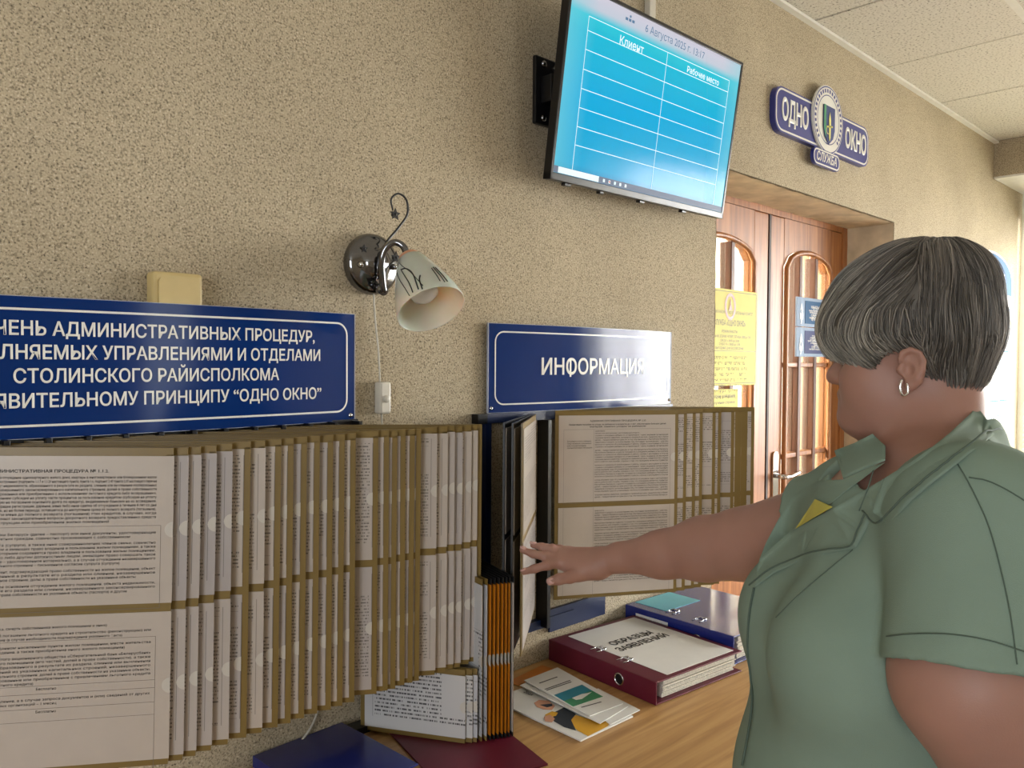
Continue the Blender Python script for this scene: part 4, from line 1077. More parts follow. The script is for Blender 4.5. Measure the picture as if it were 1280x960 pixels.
# ------------------------------------------------------------------ information board by the window
ib = thing('notice_board', 'white notice board with arched blue header beside the window', 'board', (4.62, -.001, 1.65))
bt = on_y(1262, 348, 0).z; bb_ = on_y(1262, 540, 0).z
hw_ = .36; MI = frame_of((0, 0, 0), (1, 0, 0), (0, 0, 1)); zt3 = 2.0-1.65; zb3 = bb_-1.65
arc = [(hw_*math.cos(math.radians(a)), zt3+.13*math.sin(math.radians(a))) for a in range(0, 181, 12)]
bm = bmesh.new(); add_prism(bm, [(-hw_, zb3), (hw_, zb3)]+arc, 0, .012, MI); finish(bm, 'board', 'white_paint', ib)
bm = bmesh.new(); add_prism(bm, [(-hw_+.01, zt3-.08), (hw_-.01, zt3-.08)]+[(x*.97, y-.012) for x, y in arc], .012, .014, MI); finish(bm, 'header', 'door_sign_blue', ib)
text_part('header_lettering', [('ИНФОРМАЦИЯ', 0, zt3+.0, .06, dict(bold=.02))], 'sign_white', ib, lambda p: MI @ Vector((p.x, p.y, .0146)))
bm = bmesh.new()
for k in range(4):
    x = -hw_+.05+k*.165
    for z0 in (zb3+.18, zb3+.50):
        add_loop_line(bm, rrect(x, x+.14, z0, z0+.26, .004, 1), .008, .0128, lambda p: MI @ p)
finish(bm, 'pocket_lines', 'door_sign_blue', ib)
text_part('lower_lettering', [('РЕЖИМ РАБОТЫ СЛУЖБЫ', 0, zb3+.10, .035, dict(bold=.01)), ('«ОДНО ОКНО» 8.00 – 20.00', 0, zb3+.05, .035, dict(bold=.01))], 'door_sign_blue', ib, lambda p: MI @ Vector((p.x, p.y, .0128)))
#PERSON#
# ------------------------------------------------------------------ the woman
import openvdb
H = lambda v: Vector((v.x, v.y, 0)).normalized()
ZV = Vector((0, 0, 1))
class Field:
    def __init__(s, lo, hi, vox):
        s.lo = np.array(lo, float); s.vox = vox; s.n = np.ceil((np.array(hi)-s.lo)/vox).astype(int)+1
        s.d = np.full(tuple(s.n), .05, np.float32)
    def sl(s, lo, hi):
        a = np.clip(np.floor((np.array(lo)-s.lo)/s.vox).astype(int), 0, s.n); b = np.clip(np.ceil((np.array(hi)-s.lo)/s.vox).astype(int)+1, 0, s.n)
        if (b <= a).any(): return None
        ax = [s.lo[i]+s.vox*np.arange(a[i], b[i]) for i in range(3)]
        return (slice(a[0], b[0]), slice(a[1], b[1]), slice(a[2], b[2])), (ax[0][:, None, None], ax[1][None, :, None], ax[2][None, None, :])
    def dist(s, pr, g):
        X, Y, Z = g
        if pr[0] == 'c':
            a, b, r0, r1 = pr[1:5]; a = np.array(a); b = np.array(b); v = b-a; L2 = (v*v).sum()+1e-12
            t = np.clip(((X-a[0])*v[0]+(Y-a[1])*v[1]+(Z-a[2])*v[2])/L2, 0, 1)
            return np.sqrt((X-a[0]-t*v[0])**2+(Y-a[1]-t*v[1])**2+(Z-a[2]-t*v[2])**2)-(r0+(r1-r0)*t)
        c, A, r = pr[1:4]; c = np.array(c); x, y, z = X-c[0], Y-c[1], Z-c[2]
        q = [(x*A[i][0]+y*A[i][1]+z*A[i][2]) for i in range(3)]
        k0 = np.sqrt(sum((q[i]/r[i])**2 for i in range(3))); k1 = np.sqrt(sum((q[i]/r[i]**2)**2 for i in range(3)))+1e-9
        return k0*(k0-1)/k1
    def add(s, pr, k=.01, sub=False, infl=0):
        if pr[0] == 'c': p = np.array([pr[1], pr[2]]); R_ = max(pr[3], pr[4])
        else: p = np.array([pr[1], pr[1]]); R_ = max(pr[3])
        pad = R_+infl+.052+k
        q = s.sl(p.min(0)-pad, p.max(0)+pad)
        if q is None: return
        sl_, g = q; b = s.dist(pr, g).astype(np.float32)-infl; a = s.d[sl_]
        if sub:
            b = -b; h = np.clip(.5-.5*(b-a)/k, 0, 1); s.d[sl_] = b*(1-h)+a*h+k*h*(1-h)
        else:
            h = np.clip(.5+.5*(b-a)/k, 0, 1); s.d[sl_] = b*(1-h)+a*h-k*h*(1-h)
    def clip_plane(s, p, n):                                # keep the side the normal points away from
        g = s.sl(s.lo, s.lo+s.n*s.vox)[1]; d = (g[0]-p[0])*n[0]+(g[1]-p[1])*n[1]+(g[2]-p[2])*n[2]
        s.d = np.maximum(s.d, d.astype(np.float32)[:s.n[0], :s.n[1], :s.n[2]])
    def grid(s): return s.sl(s.lo, s.lo+s.n*s.vox)[1]
    def mesh(s):
        d = np.pad(s.d, 1, constant_values=.05)
        gr = openvdb.FloatGrid(.05); gr.copyFromArray(d); gr.transform = openvdb.createLinearTransform(s.vox)
        r = gr.convertToPolygons(0.0)
        P, T, Q = r if len(r) == 3 else (r[0], [], r[1])
        P = np.array(P)+s.lo-s.vox
        fs = [tuple(int(i) for i in q[::-1]) for q in T]+[tuple(int(i) for i in q[::-1]) for q in Q]
        return P, fs
def mesh_from(name, parts, m, parent, fix=True):
    V = []; Fc = []
    for P, fs in parts:
        o = len(V); V += [tuple(p) for p in P]; Fc += [tuple(i+o for i in f) for f in fs]
    me = bpy.data.meshes.new(name); me.from_pydata(V, [], Fc); me.update()
    ob = link(name, me, parent, m, True)
    # outward normals
    c = me.polygons[0]
    bm = bmesh.new(); bm.from_mesh(me); bmesh.ops.recalc_face_normals(bm, faces=bm.faces); bm.to_mesh(me); bm.free()
    me.polygons.foreach_set('use_smooth', [True]*len(me.polygons))
    return ob
def lap(ob, it=2, fac=.5):
    bm = bmesh.new(); bm.from_mesh(ob.data)
    for _ in range(it): bmesh.ops.smooth_vert(bm, verts=bm.verts, factor=fac, use_axis_x=True, use_axis_y=True, use_axis_z=True)
    bm.to_mesh(ob.data); bm.free()

# head frame
a_h = math.radians(35); fH = (-H(R)*math.cos(a_h)+H(F)*math.sin(a_h)); pd = math.radians(-4)
lH = ZV.cross(fH); uH = (ZV*math.cos(pd)-fH*math.sin(pd)*-1).normalized(); fH = lH.cross(ZV).normalized()*1.0
rotp = Matrix.Rotation(math.radians(5), 3, lH); fH = (rotp @ fH).normalized(); uH = (rotp @ ZV).normalized()
OH = at(1146, 455, 1.07)
def hp(f, l, u): return OH+fH*f+lH*l+uH*u
AH = [tuple(fH), tuple(lH), tuple(uH)]
def he(f, l, u, rf, rl, ru): return ('e', tuple(hp(f, l, u)), AH, (rf, rl, ru))
def hc(a, b, r0, r1): return ('c', tuple(hp(*a)), tuple(hp(*b)), r0, r1)
# body frame
a_b = math.radians(4); fB = (-H(R)*math.cos(a_b)+H(F)*math.sin(a_b)).normalized(); lB = ZV.cross(fB)
OB = at(1150, 480, .99); OB.z = 0
def bp(f, l, z): return OB+fB*f+lB*l+ZV*z
AB = [tuple(fB), tuple(lB), (0, 0, 1)]
def be(f, l, z, rf, rl, rz): return ('e', tuple(bp(f, l, z)), AB, (rf, rl, rz))
def wc(a, b, r0, r1): return ('c', tuple(a), tuple(b), r0, r1)

JL = at(1222, 664, .83); JR = at(1078, 640, 1.15)
EL = at(1285, 1010, .81); ER = at(930, 680, 1.325)
NB = at(1178, 625, 1.04)
woman = thing('person', 'woman with short grey-blond hair in a sage green jacket reaching to the leaves', 'person', (OB.x, OB.y, 0))
def wlink(ob): ob.matrix_local = Matrix.Translation(-Vector((OB.x, OB.y, 0))); return ob

TORSO = [(be(.01, 0, 1.27, .115, .165, .17), .03), (be(.098, .075, 1.205, .085, .08, .09), .04), (be(.098, -.075, 1.205, .085, .08, .09), .04),
         (be(.055, 0, 1.01, .145, .165, .15), .06), (be(-.03, 0, 1.27, .085, .15, .16), .04), (be(.0, 0, .90, .155, .185, .14), .06),
         (wc(JL, JR, .062, .058), .05), (wc(at(1175, 585, 1.0), JL, .05, .055), .05), (wc(at(1165, 590, 1.05), JR, .045, .055), .05)]
NECK = [(wc(hp(-.022, 0, -.02), NB, .055, .062), .03)]
HEAD = [(he(-.004, 0, .050, .088, .074, .086), .01), (he(.045, 0, -.01, .050, .058, .072), .03), (he(.032, 0, -.045, .054, .055, .034), .03),
        (he(.084, 0, -.066, .018, .022, .017), .02), (he(.056, .034, -.02, .030, .026, .034), .02), (he(.056, -.034, -.02, .030, .026, .034), .02),
        (he(.045, 0, -.074, .042, .044, .026), .035), (hc((.084, -.03, .032), (.084, .03, .032), .010, .010), .015),
        (hc((.089, 0, .020), (.101, 0, -.004), .0085, .0105), .010), (he(.104, 0, -.009, .0125, .0115, .011), .008),
        (he(.096, .011, -.012, .009, .007, .007), .006), (he(.096, -.011, -.012, .009, .007, .007), .006),
        (hc((.092, -.012, -.036), (.0945, 0, -.034), .0065, .0075), .006), (hc((.092, .012, -.036), (.0945, 0, -.034), .0065, .0075), .006),
        (hc((.090, -.012, -.047), (.0925, 0, -.048), .0065, .008), .006), (hc((.090, .012, -.047), (.0925, 0, -.048), .0065, .008), .006)]
EAR = [(-.004, .0, .0)]
f_ = Field(np.array(hp(-.02, 0, -.05))-np.array([.26, .30, .22]), np.array(hp(0, 0, .05))+np.array([.24, .22, .16]), .0026)
for pr, k in HEAD+NECK: f_.add(pr, k)
for pr, k in TORSO[0:1]+TORSO[4:5]+TORSO[6:]: f_.add(pr, max(k, .03))
for s in (1, -1):                                            # eye sockets, ears
    f_.add(he(.090, .031*s, .014, .010, .015, .009), .010, True)
    es = .76
    def ear(f, l, u, rf, rl, ru): return he(-.004+f*es, (.0765+(l-.0765)*.9)*s, -.004+u*es, rf*es, rl*.9, ru*es)
    f_.add(ear(-.003, .080, -.002, .0185, .0055, .029), .004)
    rim = [(-.010, -.022), (-.018, -.008), (-.021, .008), (-.016, .021), (-.004, .028), (.009, .024), (.014, .012)]
    for q0, q1 in zip(rim, rim[1:]): f_.add(hc((-.004+q0[0]*es, .0835*s, -.004+q0[1]*es), (-.004+q1[0]*es, .0835*s, -.004+q1[1]*es), .0036, .0036), .003)
    f_.add(ear(-.006, .079, -.010, .013, .006, .026), .005)
    f_.add(ear(.003, .087, -.004, .009, .0075, .014), .003, True)
    f_.add(ear(-.004, .0885, .012, .010, .0045, .009), .003, True)
    f_.add(ear(.003, .079, -.032, .008, .0055, .009), .004)
    f_.add(ear(.016, .080, -.004, .006, .005, .008), .004)
f_.clip_plane(bp(0, 0, 1.22), (0, 0, -1))
parts = [f_.mesh()]
# right arm and hand, reaching to the leaves
WR = at(768, 700, 1.445)
ARM = [(wc(JR, ER, .062, .056), .02), (wc(ER, at(880, 686, 1.37), .0555, .0515), .02), (wc(at(880, 686, 1.37), at(828, 693, 1.41), .0515, .039), .02),
       (wc(at(828, 693, 1.41), at(775, 697, 1.447), .039, .0265), .02), (wc(at(775, 697, 1.447), at(752, 702, 1.457), .026, .024), .01)]
kn = [(703, 691, 1.492), (699, 693, 1.483), (700, 703, 1.472), (708, 706, 1.468)]
palm = [(wc(at(752, 700, 1.465), at(706, 694, 1.487), .019, .013), .012), (wc(at(750, 705, 1.458), at(703, 703, 1.474), .020, .0135), .012),
        (wc(at(748, 712, 1.452), at(716, 713, 1.462), .017, .014), .014), (wc(at(752, 696, 1.47), at(712, 691, 1.497), .015, .010), .012)]
FING = [[(703, 703, 1.474), (684, 706.5, 1.466), (668, 711, 1.470), (655, 715, 1.478)],      # index
        [(704, 696, 1.482), (682, 695.5, 1.476), (667, 692.5, 1.480), (653, 687.5, 1.488)],     # middle
        [(706, 691, 1.490), (689, 686, 1.488), (677, 683.5, 1.494), (666, 681.5, 1.502)],     # ring
        [(712, 690, 1.500), (700, 686, 1.505), (690, 684, 1.512), (682, 683.5, 1.52)],  # little
        [(726, 716, 1.455), (712, 721.5, 1.448), (699, 724, 1.444), (688, 726.5, 1.446)]]    # thumb
FING = [[(a, b, c-.010*min(1, i/2)) for i, (a, b, c) in enumerate(q)] for q in FING]
FR = [(.0098, .0082, .0075, .0058), (.0098, .0083, .0075, .0058), (.0092, .0078, .0070, .0054), (.0082, .0068, .006, .005), (.0125, .0105, .0098, .0078)]
lo = np.array([min(at(*q)[i] for q in ((640, 740, 1.45), (640, 660, 1.56), (1100, 560, 1.15), (1090, 740, 1.1), (760, 700, 1.42))) for i in range(3)])-.03
hi = np.array([max(at(*q)[i] for q in ((640, 740, 1.45), (640, 660, 1.56), (1100, 560, 1.15), (1090, 740, 1.1), (760, 700, 1.42))) for i in range(3)])+.03
f_ = Field(lo-.03, hi+.03, .0022)
for pr, k in ARM+palm: f_.add(pr, k)
hand = Field(lo-.03, hi+.03, .0022)
for fi, rr_ in zip(FING, FR):
    for i in range(3): f_.add(wc(at(*fi[i]), at(*fi[i+1]), rr_[i], rr_[i+1]), .0045)
    f_.add(('c', tuple(at(*fi[1])), tuple(at(*fi[1])), rr_[1]*1.06, rr_[1]*1.06), .003)
for i in range(4): f_.add(('c', tuple(at(*FING[i][0])), tuple(at(*FING[i][0])), FR[i][0]*1.08, FR[i][0]*1.08), .008)
f_.add(wc(at(742, 709, 1.452), at(724, 715.5, 1.456), .016, .0135), .014)
parts.append(f_.mesh())
# left arm, hanging
WL = EL+fB*.10+lB*.01-ZV*.215; HL_ = WL+fB*.04-ZV*.075
lo = np.minimum.reduce([np.array(p) for p in (JL, EL, WL, HL_-ZV*.12)])-.11; hi = np.maximum.reduce([np.array(p) for p in (JL, EL, WL, HL_+fB*.06)])+.11
f_ = Field(lo, hi, .004)
UL = at(1216, 850, .795)
for pr, k in ((wc(JL, UL, .072, .073), .02), (wc(UL, EL, .073, .056), .02), (wc(EL, EL.lerp(WL, .4), .053, .048), .02), (wc(EL.lerp(WL, .4), WL, .048, .028), .02), (wc(WL, HL_, .026, .022), .02), (wc(WL+fB*.015, HL_+fB*.025, .02, .016), .02)): f_.add(pr, k)
for q in range(4):
    b0 = HL_+fB*(.032-q*.019); b1 = b0-ZV*(.036-.002*q)+fB*.008; b2 = b1-ZV*.026+lB*-.006; b3 = b2-ZV*.018-lB*.012
    f_.add(wc(b0, b1, .009, .0085), .004); f_.add(wc(b1, b2, .0085, .0078), .004); f_.add(wc(b2, b3, .0078, .0062), .004)
f_.add(wc(WL+fB*.03-ZV*.02, WL+fB*.06-ZV*.055, .013, .011), .008); f_.add(wc(WL+fB*.06-ZV*.055, WL+fB*.065-ZV*.09, .011, .008), .004)
parts.append(f_.mesh())
# trunk and legs, coarse, under the clothes
f_ = Field(np.array(bp(0, 0, 0))-np.array([.3, .3, 0]), np.array(bp(0, 0, 1.26))+np.array([.3, .3, 0]), .012)
for pr, k in TORSO[:6]: f_.add(pr, k, infl=-.004)
LEG = []
for s in (1, -1):
    LEG += [(wc(bp(.0, .09*s, .84), bp(.02, .088*s, .48), .088, .060), .03), (wc(bp(.02, .088*s, .48), bp(-.02, .088*s, .30), .056, .055), .02), (wc(bp(-.02, .088*s, .30), bp(-.015, .088*s, .08), .055, .034), .02),
            (wc(bp(-.03, .09*s, .045), bp(.13, .10*s, .030), .034, .026), .02)]
for pr, k in LEG: f_.add(pr, k)
f_.clip_plane(bp(0, 0, 1.24), (0, 0, 1))
parts.append(f_.mesh())
body = wlink(mesh_from('body', parts, 'skin', woman)); lap(body, 2, .5)

# jacket -------------------------------------------------------------------------
UH = at(1222, 842, .79); sd = (UH-JL).normalized()            # near sleeve axis
sdr = (ER-JR).normalized(); UR = JR+sdr*.085
def jacket_field(vox, cut):
    f = Field(np.array(bp(0, 0, .80))-np.array([.34, .36, .05]), np.array(bp(0, 0, 1.5))+np.array([.34, .34, .05]), vox)
    for pr, k in TORSO[:6]: f.add(pr, k+.01, infl=.014)
    for pr, k in TORSO[6:]: f.add(pr, k, infl=.012)
    f.add(be(.02, 0, .86, .19, .205, .12), .05)
    f.add(wc(at(1200, 628, 1.02), at(1206, 552, 1.03), .086, .044), .03)     # stand of the collar
    A_ = Field(f.lo, f.lo+(f.n-1)*vox, vox); A_.n = f.n.copy(); A_.d = np.full(tuple(f.n), .05, np.float32); A_.add(wc(JL-sd*.01, UH+sd*.06, .083, .090), .01)
    A_.clip_plane(UH, tuple(sd)); a, b = A_.d, f.d; k = .012; h = np.clip(.5+.5*(b-a)/k, 0, 1); f.d = b*(1-h)+a*h-k*h*(1-h)
    A_ = Field(f.lo, f.lo+(f.n-1)*vox, vox); A_.n = f.n.copy(); A_.d = np.full(tuple(f.n), .05, np.float32); A_.add(wc(JR-sdr*.02, UR+sdr*.05, .074, .076), .01)
    A_.clip_plane(UR, tuple(sdr)); a, b = A_.d, f.d; k = .02; h = np.clip(.5+.5*(b-a)/k, 0, 1); f.d = b*(1-h)+a*h-k*h*(1-h)
    if cut:
        f.add(wc(UH-sd*.10, UH+sd*.05, .074, .080), .006, True)
        f.add(wc(UR-sdr*.04, UR+sdr*.05, .064, .066), .006, True)
        f.add(wc(NB-ZV*.01, hp(-.022, 0, -.02), .066, .0585), .006, True)
        X, Y, Z = f.grid(); p = OB
        ff = (X-p.x)*fB.x+(Y-p.y)*fB.y; ll = (X-p.x)*lB.x+(Y-p.y)*lB.y
        cutc = np.maximum(np.maximum(1.402+(.04-ff)*.81-Z, np.abs(ll)-.115), np.maximum(-.085-ff, ff-.09)); f.d = np.maximum(f.d, -cutc).astype(np.float32)
        wdt = (Z-1.315)*.42
        wedge = np.maximum(np.maximum(np.abs(ll)-wdt, .02-ff)*.9, 1.315-Z); f.d = np.maximum(f.d, -(wedge+0*Z)).astype(np.float32)
        f.clip_plane(bp(0, 0, .80), (0, 0, -1))
    return f
jk = wlink(mesh_from('jacket', [jacket_field(.0042, True).mesh()], 'jacket_cloth', woman)); lap(jk, 2, .5)
from mathutils import noise
nv_ = len(jk.data.vertices); co_ = np.zeros(nv_*3); no_ = np.zeros(nv_*3)   # soft drag folds
jk.data.vertices.foreach_get('co', co_); jk.data.vertices.foreach_get('normal', no_); co_ = co_.reshape(-1, 3); no_ = no_.reshape(-1, 3)
am = np.array([.0035*noise.noise(Vector((p[0]*9, p[1]*9, p[2]*5)))+.0018*noise.noise(Vector((p[0]*22, p[1]*22, p[2]*9))) for p in co_])
jk.data.vertices.foreach_set('co', (co_+no_*am[:, None]).ravel()); jk.data.update()
P, fs = jacket_field(.006, False).mesh()
BV = BVHTree.FromPolygons([tuple(p) for p in P], fs)
def drape(px, py, off=.006):
    r = ray(px, py).normalized(); h = BV.ray_cast(CAM, r)
    if h[0] is None: return None
    n_ = h[1] if h[1].dot(r) < 0 else -h[1]
    return h[0]+n_*off, n_
Z6 = lambda x, y: (900+x/2.087, 500+y/2.087)
def sheet(name, poly, m, off=.007, th=.003, cuts=3, lift=None, zp=Z6, parent=None, pull=0):
    bm = bmesh.new(); vs = [bm.verts.new((*zp(*p), 0)) for p in poly]; bm.faces.new(vs)
    bmesh.ops.triangulate(bm, faces=bm.faces)
    for _ in range(2): bmesh.ops.subdivide_edges(bm, edges=bm.edges, cuts=cuts if _ == 0 else 1, use_grid_fill=True); bmesh.ops.triangulate(bm, faces=bm.faces)
    dep_ = {}
    for v in bm.verts:
        q = drape(v.co.x, v.co.y, off)
        dep_[v] = (q[0]-CAM).dot(F) if q else None
    known = [v for v in bm.verts if dep_[v] is not None]
    for v in bm.verts:
        if dep_[v] is None and known:
            nb = sorted(known, key=lambda k: (k.co-v.co).length)[:4]; dep_[v] = sum(dep_[k] for k in nb)/len(nb)
    org = dict(dep_)
    for _ in range(14):
        nd = {}
        for v in bm.verts:
            nb = [e.other_vert(v) for e in v.link_edges]; nd[v] = .4*dep_[v]+.6*sum(dep_[k] for k in nb)/len(nb) if nb else dep_[v]
        dep_ = nd
    for v in bm.verts: dep_[v] = min(dep_[v], org[v])
    for v in bm.verts: v.co = at(v.co.x, v.co.y, dep_[v]-pull)
    r = bmesh.ops.extrude_face_region(bm, geom=list(bm.faces))
    for v in [g for g in r['geom'] if isinstance(g, bmesh.types.BMVert)]: v.co += (v.co-CAM).normalized()*th
    ob = finish(bm, name, m, parent or woman, True)
    return wlink(ob) if parent is None else ob
sheet('lapel', [(430, 203), (397, 300), (378, 345), (355, 385), (300, 397), (250, 408), (200, 425), (140, 452), (90, 490), (96, 440), (104, 412), (180, 345), (235, 315), (290, 285), (360, 245)], 'jacket_cloth', .012, .004)
sheet('collar', [(430, 203), (397, 292), (436, 323), (470, 295), (500, 262), (560, 212), (620, 165), (680, 118), (716, 90), (706, 65), (690, 42), (668, 14), (655, 34), (600, 85), (550, 125), (500, 160)], 'jacket_cloth', .014, .004)
sheet('far_collar', [(398, 88), (432, 120), (431, 158), (370, 185), (322, 207), (298, 132), (350, 112)], 'jacket_cloth', .012)
sheet('far_lapel', [(322, 207), (400, 172), (431, 162), (350, 222), (292, 268), (240, 300), (200, 336), (150, 380), (104, 412), (120, 372), (150, 315), (190, 250), (255, 211)], 'jacket_cloth', .005, pull=.003)
sheet('inner_top', [(248, 258), (294, 279), (240, 310), (196, 337), (220, 300)], 'yellow_top', .005, .002, pull=.016)
def seam(pts, r=.0007, name='seam', m='jacket_seam_shadow', off=.0024):  # dark lines: stitched seams, plus shadow along lapel and collar edges
    P = []
    for q in smooth_pts([(*Z6(*p), 0) for p in pts], 6):
        d = drape(q.x, q.y, off)
        if d: P.append(d[0])
    bm = bmesh.new(); add_tube(bm, P, r, 5); wlink(finish(bm, name, m, woman))
seam([(622, 172), (660, 240), (700, 330), (730, 440), (755, 560), (772, 690)])
seam([(650, 205), (700, 215), (760, 245), (820, 285)])
seam([(440, 618), (500, 612), (600, 612), (700, 628), (800, 660)], .0007)
seam([(92, 492), (80, 560), (76, 640), (84, 720), (88, 790), (78, 870), (62, 955)], .0016)
seam([(350, 392), (280, 450), (210, 510), (150, 570)], .0006)

seam([(400, 302), (378, 345), (356, 386), (300, 399), (250, 410), (200, 427), (140, 454), (92, 491)], .0011, off=.010)  # lapel edge: piping and the shadow below it drawn as one dark line
seam([(398, 296), (437, 325), (470, 297), (500, 264), (560, 214), (620, 167), (680, 120), (714, 92)], .0011, off=.012)  # collar edge, piping and painted shadow together
seam([(432, 205), (420, 250), (399, 298)], .0007, off=.016)
# trousers, shoes
f_ = Field(np.array(bp(0, 0, 0))-np.array([.3, .3, -.06]), np.array(bp(0, 0, .9))+np.array([.3, .3, 0]), .009)
for pr, k in [TORSO[5]]+LEG[0:3]+LEG[4:7]: f_.add(pr, k, infl=.014)
f_.clip_plane(bp(0, 0, .09), (0, 0, -1)); f_.clip_plane(bp(0, 0, .88), (0, 0, 1))
tro = wlink(mesh_from('trousers', [f_.mesh()], 'trouser_cloth', woman)); lap(tro, 1)
for s in (1, -1):
    f_ = Field(np.array(bp(0, .09*s, 0))-np.array([.2, .2, 0]), np.array(bp(0, .09*s, .1))+np.array([.2, .2, 0]), .006)
    f_.add(LEG[3 if s == 1 else 7][0], .01, infl=.007); f_.add(wc(bp(-.035, .09*s, .07), bp(-.035, .09*s, .03), .036, .034), .02); f_.clip_plane(bp(0, 0, .004), (0, 0, -1)); f_.clip_plane(bp(0, 0, .082), (0, 0, 1))
    wlink(mesh_from('shoe', [f_.mesh()], 'shoe_leather', woman))

# face details
for s in (1, -1):
    bm = bmesh.new(); bmesh.ops.create_uvsphere(bm, u_segments=20, v_segments=14, radius=.0115, matrix=Matrix.Translation(hp(.078, .031*s, .014)))
    e_ = wlink(finish(bm, 'eye', 'eye_white', woman, True))
    bm = bmesh.new(); bmesh.ops.create_uvsphere(bm, u_segments=14, v_segments=10, radius=.0055, matrix=Matrix.Translation(hp(.0845, .031*s, .012))); finish(bm, 'iris', 'iris', e_, True)
    bm = bmesh.new(); 
    for k in range(12):
        t = k/11-.5; b0 = hp(.0905-.012*abs(t), (.031+t*.024)*s, .0175-.006*t*t); add_tube(bm, [b0, b0+fH*.006+uH*.0006, b0+fH*.010+uH*.004], [.0007, .0005, .0002], 4)
    add_tube(bm, [hp(.088-.010*abs(t), (.031+t*.026)*s, .0185-.010*t*t) for t in (-.5, -.25, 0, .25, .5)], .0016, 6)
    wlink(finish(bm, 'eyelashes', 'lash', woman))['kind'] = 'stuff'
    bm = bmesh.new(); add_tube(bm, [hp(.0945-.03*t*t, (.012+t*.036)*s, .034+.006*math.sin(t*3)) for t in (0, .25, .5, .75, 1)], [.002, .003, .003, .0024, .001], 6); wlink(finish(bm, 'eyebrow', 'hair_base', woman))
bm = bmesh.new()
add_tube(bm, [hp(.083, -.022, -.0405), hp(.095, -.010, -.0375), hp(.0985, 0, -.0385), hp(.095, .010, -.0375), hp(.083, .022, -.0405)], [.0015, .004, .0048, .004, .0015], 8)
add_tube(bm, [hp(.083, -.020, -.0425), hp(.093, -.010, -.0465), hp(.0965, 0, -.0475), hp(.093, .010, -.0465), hp(.083, .020, -.0425)], [.0015, .0042, .0052, .0042, .0015], 8)
wlink(finish(bm, 'lips', 'skin_lip', woman))
# nails
for i, (fi, rr_) in enumerate(zip(FING, FR)):
    p0, p1 = at(*fi[2]), at(*fi[3]); ax_ = (p1-p0).normalized(); out = (CAM-p1); out = (out-ax_*out.dot(ax_)).normalized()
    if i < 4: out = (out*.35+ZV*.9); out = (out-ax_*out.dot(ax_)).normalized()
    M4 = frame_of(p1+out*(rr_[3]*.98)-ax_*.0015, ax_, out.cross(ax_)); bm = bmesh.new(); w_ = rr_[3]*.75
    pts = rrect(-.006, .0065, -w_, w_, w_*.7, 4); c_ = []
    a = [bm.verts.new(M4 @ Vector((x, y, -.25*y*y/w_+.0012))) for x, y in pts]; b = [bm.verts.new(M4 @ Vector((x, y, -.25*y*y/w_+.0002))) for x, y in pts]
    bm.faces.new(a); bm.faces.new(list(reversed(b)))
    for q in range(len(pts)): bm.faces.new((a[q], a[(q+1) % len(pts)], b[(q+1) % len(pts)], b[q]))
    wlink(finish(bm, 'fingernail', 'nail', woman, True))
# earring: slim silver link
ep = at(1126, 473, (hp(.004, .083, -.03)-CAM).dot(F))
bm = bmesh.new(); ecs = [at(*q, (ep-CAM).dot(F)-.003) for q in ((1127.5, 474), (1125.0, 483), (1126.5, 492), (1130.5, 494.5), (1134.3, 491), (1134.6, 484), (1133.5, 479))]
add_tube(bm, smooth_pts(ecs, 5), .0016, 8); wlink(finish(bm, 'earring', 'silver', woman))

# hair ---------------------------------------------------------------------------
gf = [-.2, -.085, -.07, -.024, -.014, -.004, .008, .022, .034, .043, .055, .087, .125, .2]
gu = [-.02, -.036, -.050, -.052, -.036, -.010, .016, .018, .004, -.004, .000, .010, .024, .03]
f_ = Field(np.array(OH)-.20, np.array(OH)+.22, .003)
for pr, k in ((he(.006, 0, .058, .108, .086, .100), .01), (he(-.038, 0, .045, .062, .074, .076), .015), (he(-.048, 0, -.010, .030, .052, .040), .02), (he(.062, 0, .052, .052, .066, .042), .02), (he(-.02, 0, .10, .08, .07, .058), .02)): f_.add(pr, k)
X, Y, Z = f_.grid()
ff = (X-OH.x)*fH.x+(Y-OH.y)*fH.y+(Z-OH.z)*fH.z; uu = (X-OH.x)*uH.x+(Y-OH.y)*uH.y+(Z-OH.z)*uH.z; ll = (X-OH.x)*lH.x+(Y-OH.y)*lH.y+(Z-OH.z)*lH.z
gg = np.interp(ff, gf, gu)
f_.d = np.maximum(f_.d, ((gg-uu)*.8).astype(np.float32))
hair = mesh_from('hair', [f_.mesh()], 'hair_base', woman); lap(hair, 3, .5)
HB = BVHTree.FromPolygons([tuple(v.co) for v in hair.data.vertices], [tuple(p.vertices) for p in hair.data.polygons])
wlink(hair)
rng = random.Random(11)
crown = hp(-.035, .012, .158)
V = []; Fc = []; tone = []
def loc3(p): q = p-OH; return q.dot(fH), q.dot(lH), q.dot(uH)
cand = [p for p in hair.data.polygons]
areas = np.array([p.area for p in cand]); cum = np.cumsum(areas)/areas.sum()
cents = [p.center.copy() for p in cand]; norms = [p.normal.copy() for p in cand]
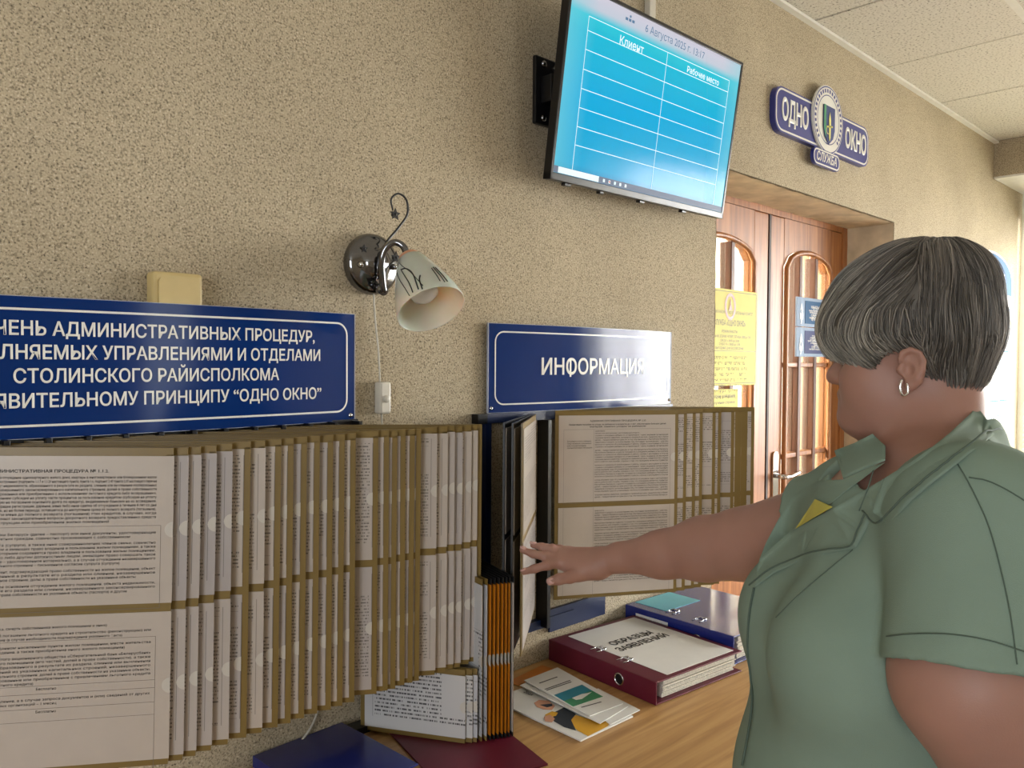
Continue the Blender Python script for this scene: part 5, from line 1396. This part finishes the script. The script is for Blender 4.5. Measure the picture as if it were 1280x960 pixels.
for s_i in range(6500):
    k = int(np.searchsorted(cum, rng.random())); p = cents[k].copy()
    f0, l0, u0 = loc3(p)
    if rng.random() < .25: p = crown+fH*rng.gauss(0, .03)+lH*rng.gauss(0, .03); h = HB.find_nearest(p); p = h[0]
    g0 = float(np.interp(f0, gf, gu))
    if u0 < g0+.006: continue
    n = rng.randint(9, 15); step = .0062; path = []; lift = rng.uniform(.0004, .0034)+max(0, noise.noise(p*30))*.006; wob = rng.uniform(-.25, .25)
    pdir = None
    for j in range(n):
        h = HB.find_nearest(p)
        if h[0] is None: break
        q, nn_ = h[0], h[1]; f1, l1, u1 = loc3(q)
        if nn_.dot(q-OH) < 0: nn_ = -nn_
        rad = q-crown; rad = rad/max(rad.length, .02)
        d = rad*.55-uH*.55
        if f1 > -.02: d += fH*.75*(1 if u1 > .075 else (-1.3 if u1 < .045 else -.2))*(1 if abs(l1) > .02 else .4)
        if f1 < -.03: d += -uH*.5+fH*.06
        nz = noise.noise(q*38); d += (lH+fH)*(wob*.3)+fH*nz*.55
        d = d-nn_*d.dot(nn_)
        if d.length < 1e-5: break
        d.normalize()
        if pdir: d = (pdir*.6+d*.4).normalized()
        pdir = d
        t = j/(n-1); path.append(q+nn_*(lift*(1.0 if 0 < j else .3)+.0008))
        p = q+d*step
        if u1 < float(np.interp(f1, gf, gu))+.002 and j > 2: break
    if len(path) < 4: continue
    if u0 < .01 and f0 < -.02 and rng.random() < .6: path = path[:max(4, len(path)//2)]
    w0 = rng.uniform(.0007, .0016); base = len(V); m_n = len(path)
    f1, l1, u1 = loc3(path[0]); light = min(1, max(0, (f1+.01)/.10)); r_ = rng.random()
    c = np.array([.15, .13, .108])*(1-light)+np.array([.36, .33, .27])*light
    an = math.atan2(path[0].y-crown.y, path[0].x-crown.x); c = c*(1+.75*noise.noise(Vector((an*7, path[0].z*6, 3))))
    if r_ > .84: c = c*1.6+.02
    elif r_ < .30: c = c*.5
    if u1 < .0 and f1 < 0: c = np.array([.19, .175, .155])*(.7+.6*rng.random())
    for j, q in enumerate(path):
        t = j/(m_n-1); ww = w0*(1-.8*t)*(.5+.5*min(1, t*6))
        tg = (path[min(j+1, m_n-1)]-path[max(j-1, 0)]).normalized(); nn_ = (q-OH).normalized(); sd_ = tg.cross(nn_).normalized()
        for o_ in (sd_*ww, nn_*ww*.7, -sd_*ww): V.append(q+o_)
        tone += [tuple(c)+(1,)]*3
    for j in range(m_n-1):
        a = base+j*3; b = a+3
        Fc += [(a, a+1, b+1, b), (a+1, a+2, b+2, b+1), (a+2, a, b, b+2)]
me = bpy.data.meshes.new('hair_strands'); me.from_pydata([tuple(v) for v in V], [], Fc); me.update()
ca = me.color_attributes.new('tone', 'FLOAT_COLOR', 'POINT'); ca.data.foreach_set('color', np.array(tone, np.float32).ravel())
hs = link('hair_strands', me, hair, 'hair_strand', True); hs['kind'] = 'stuff'
hs.matrix_local = Matrix.Identity(4)
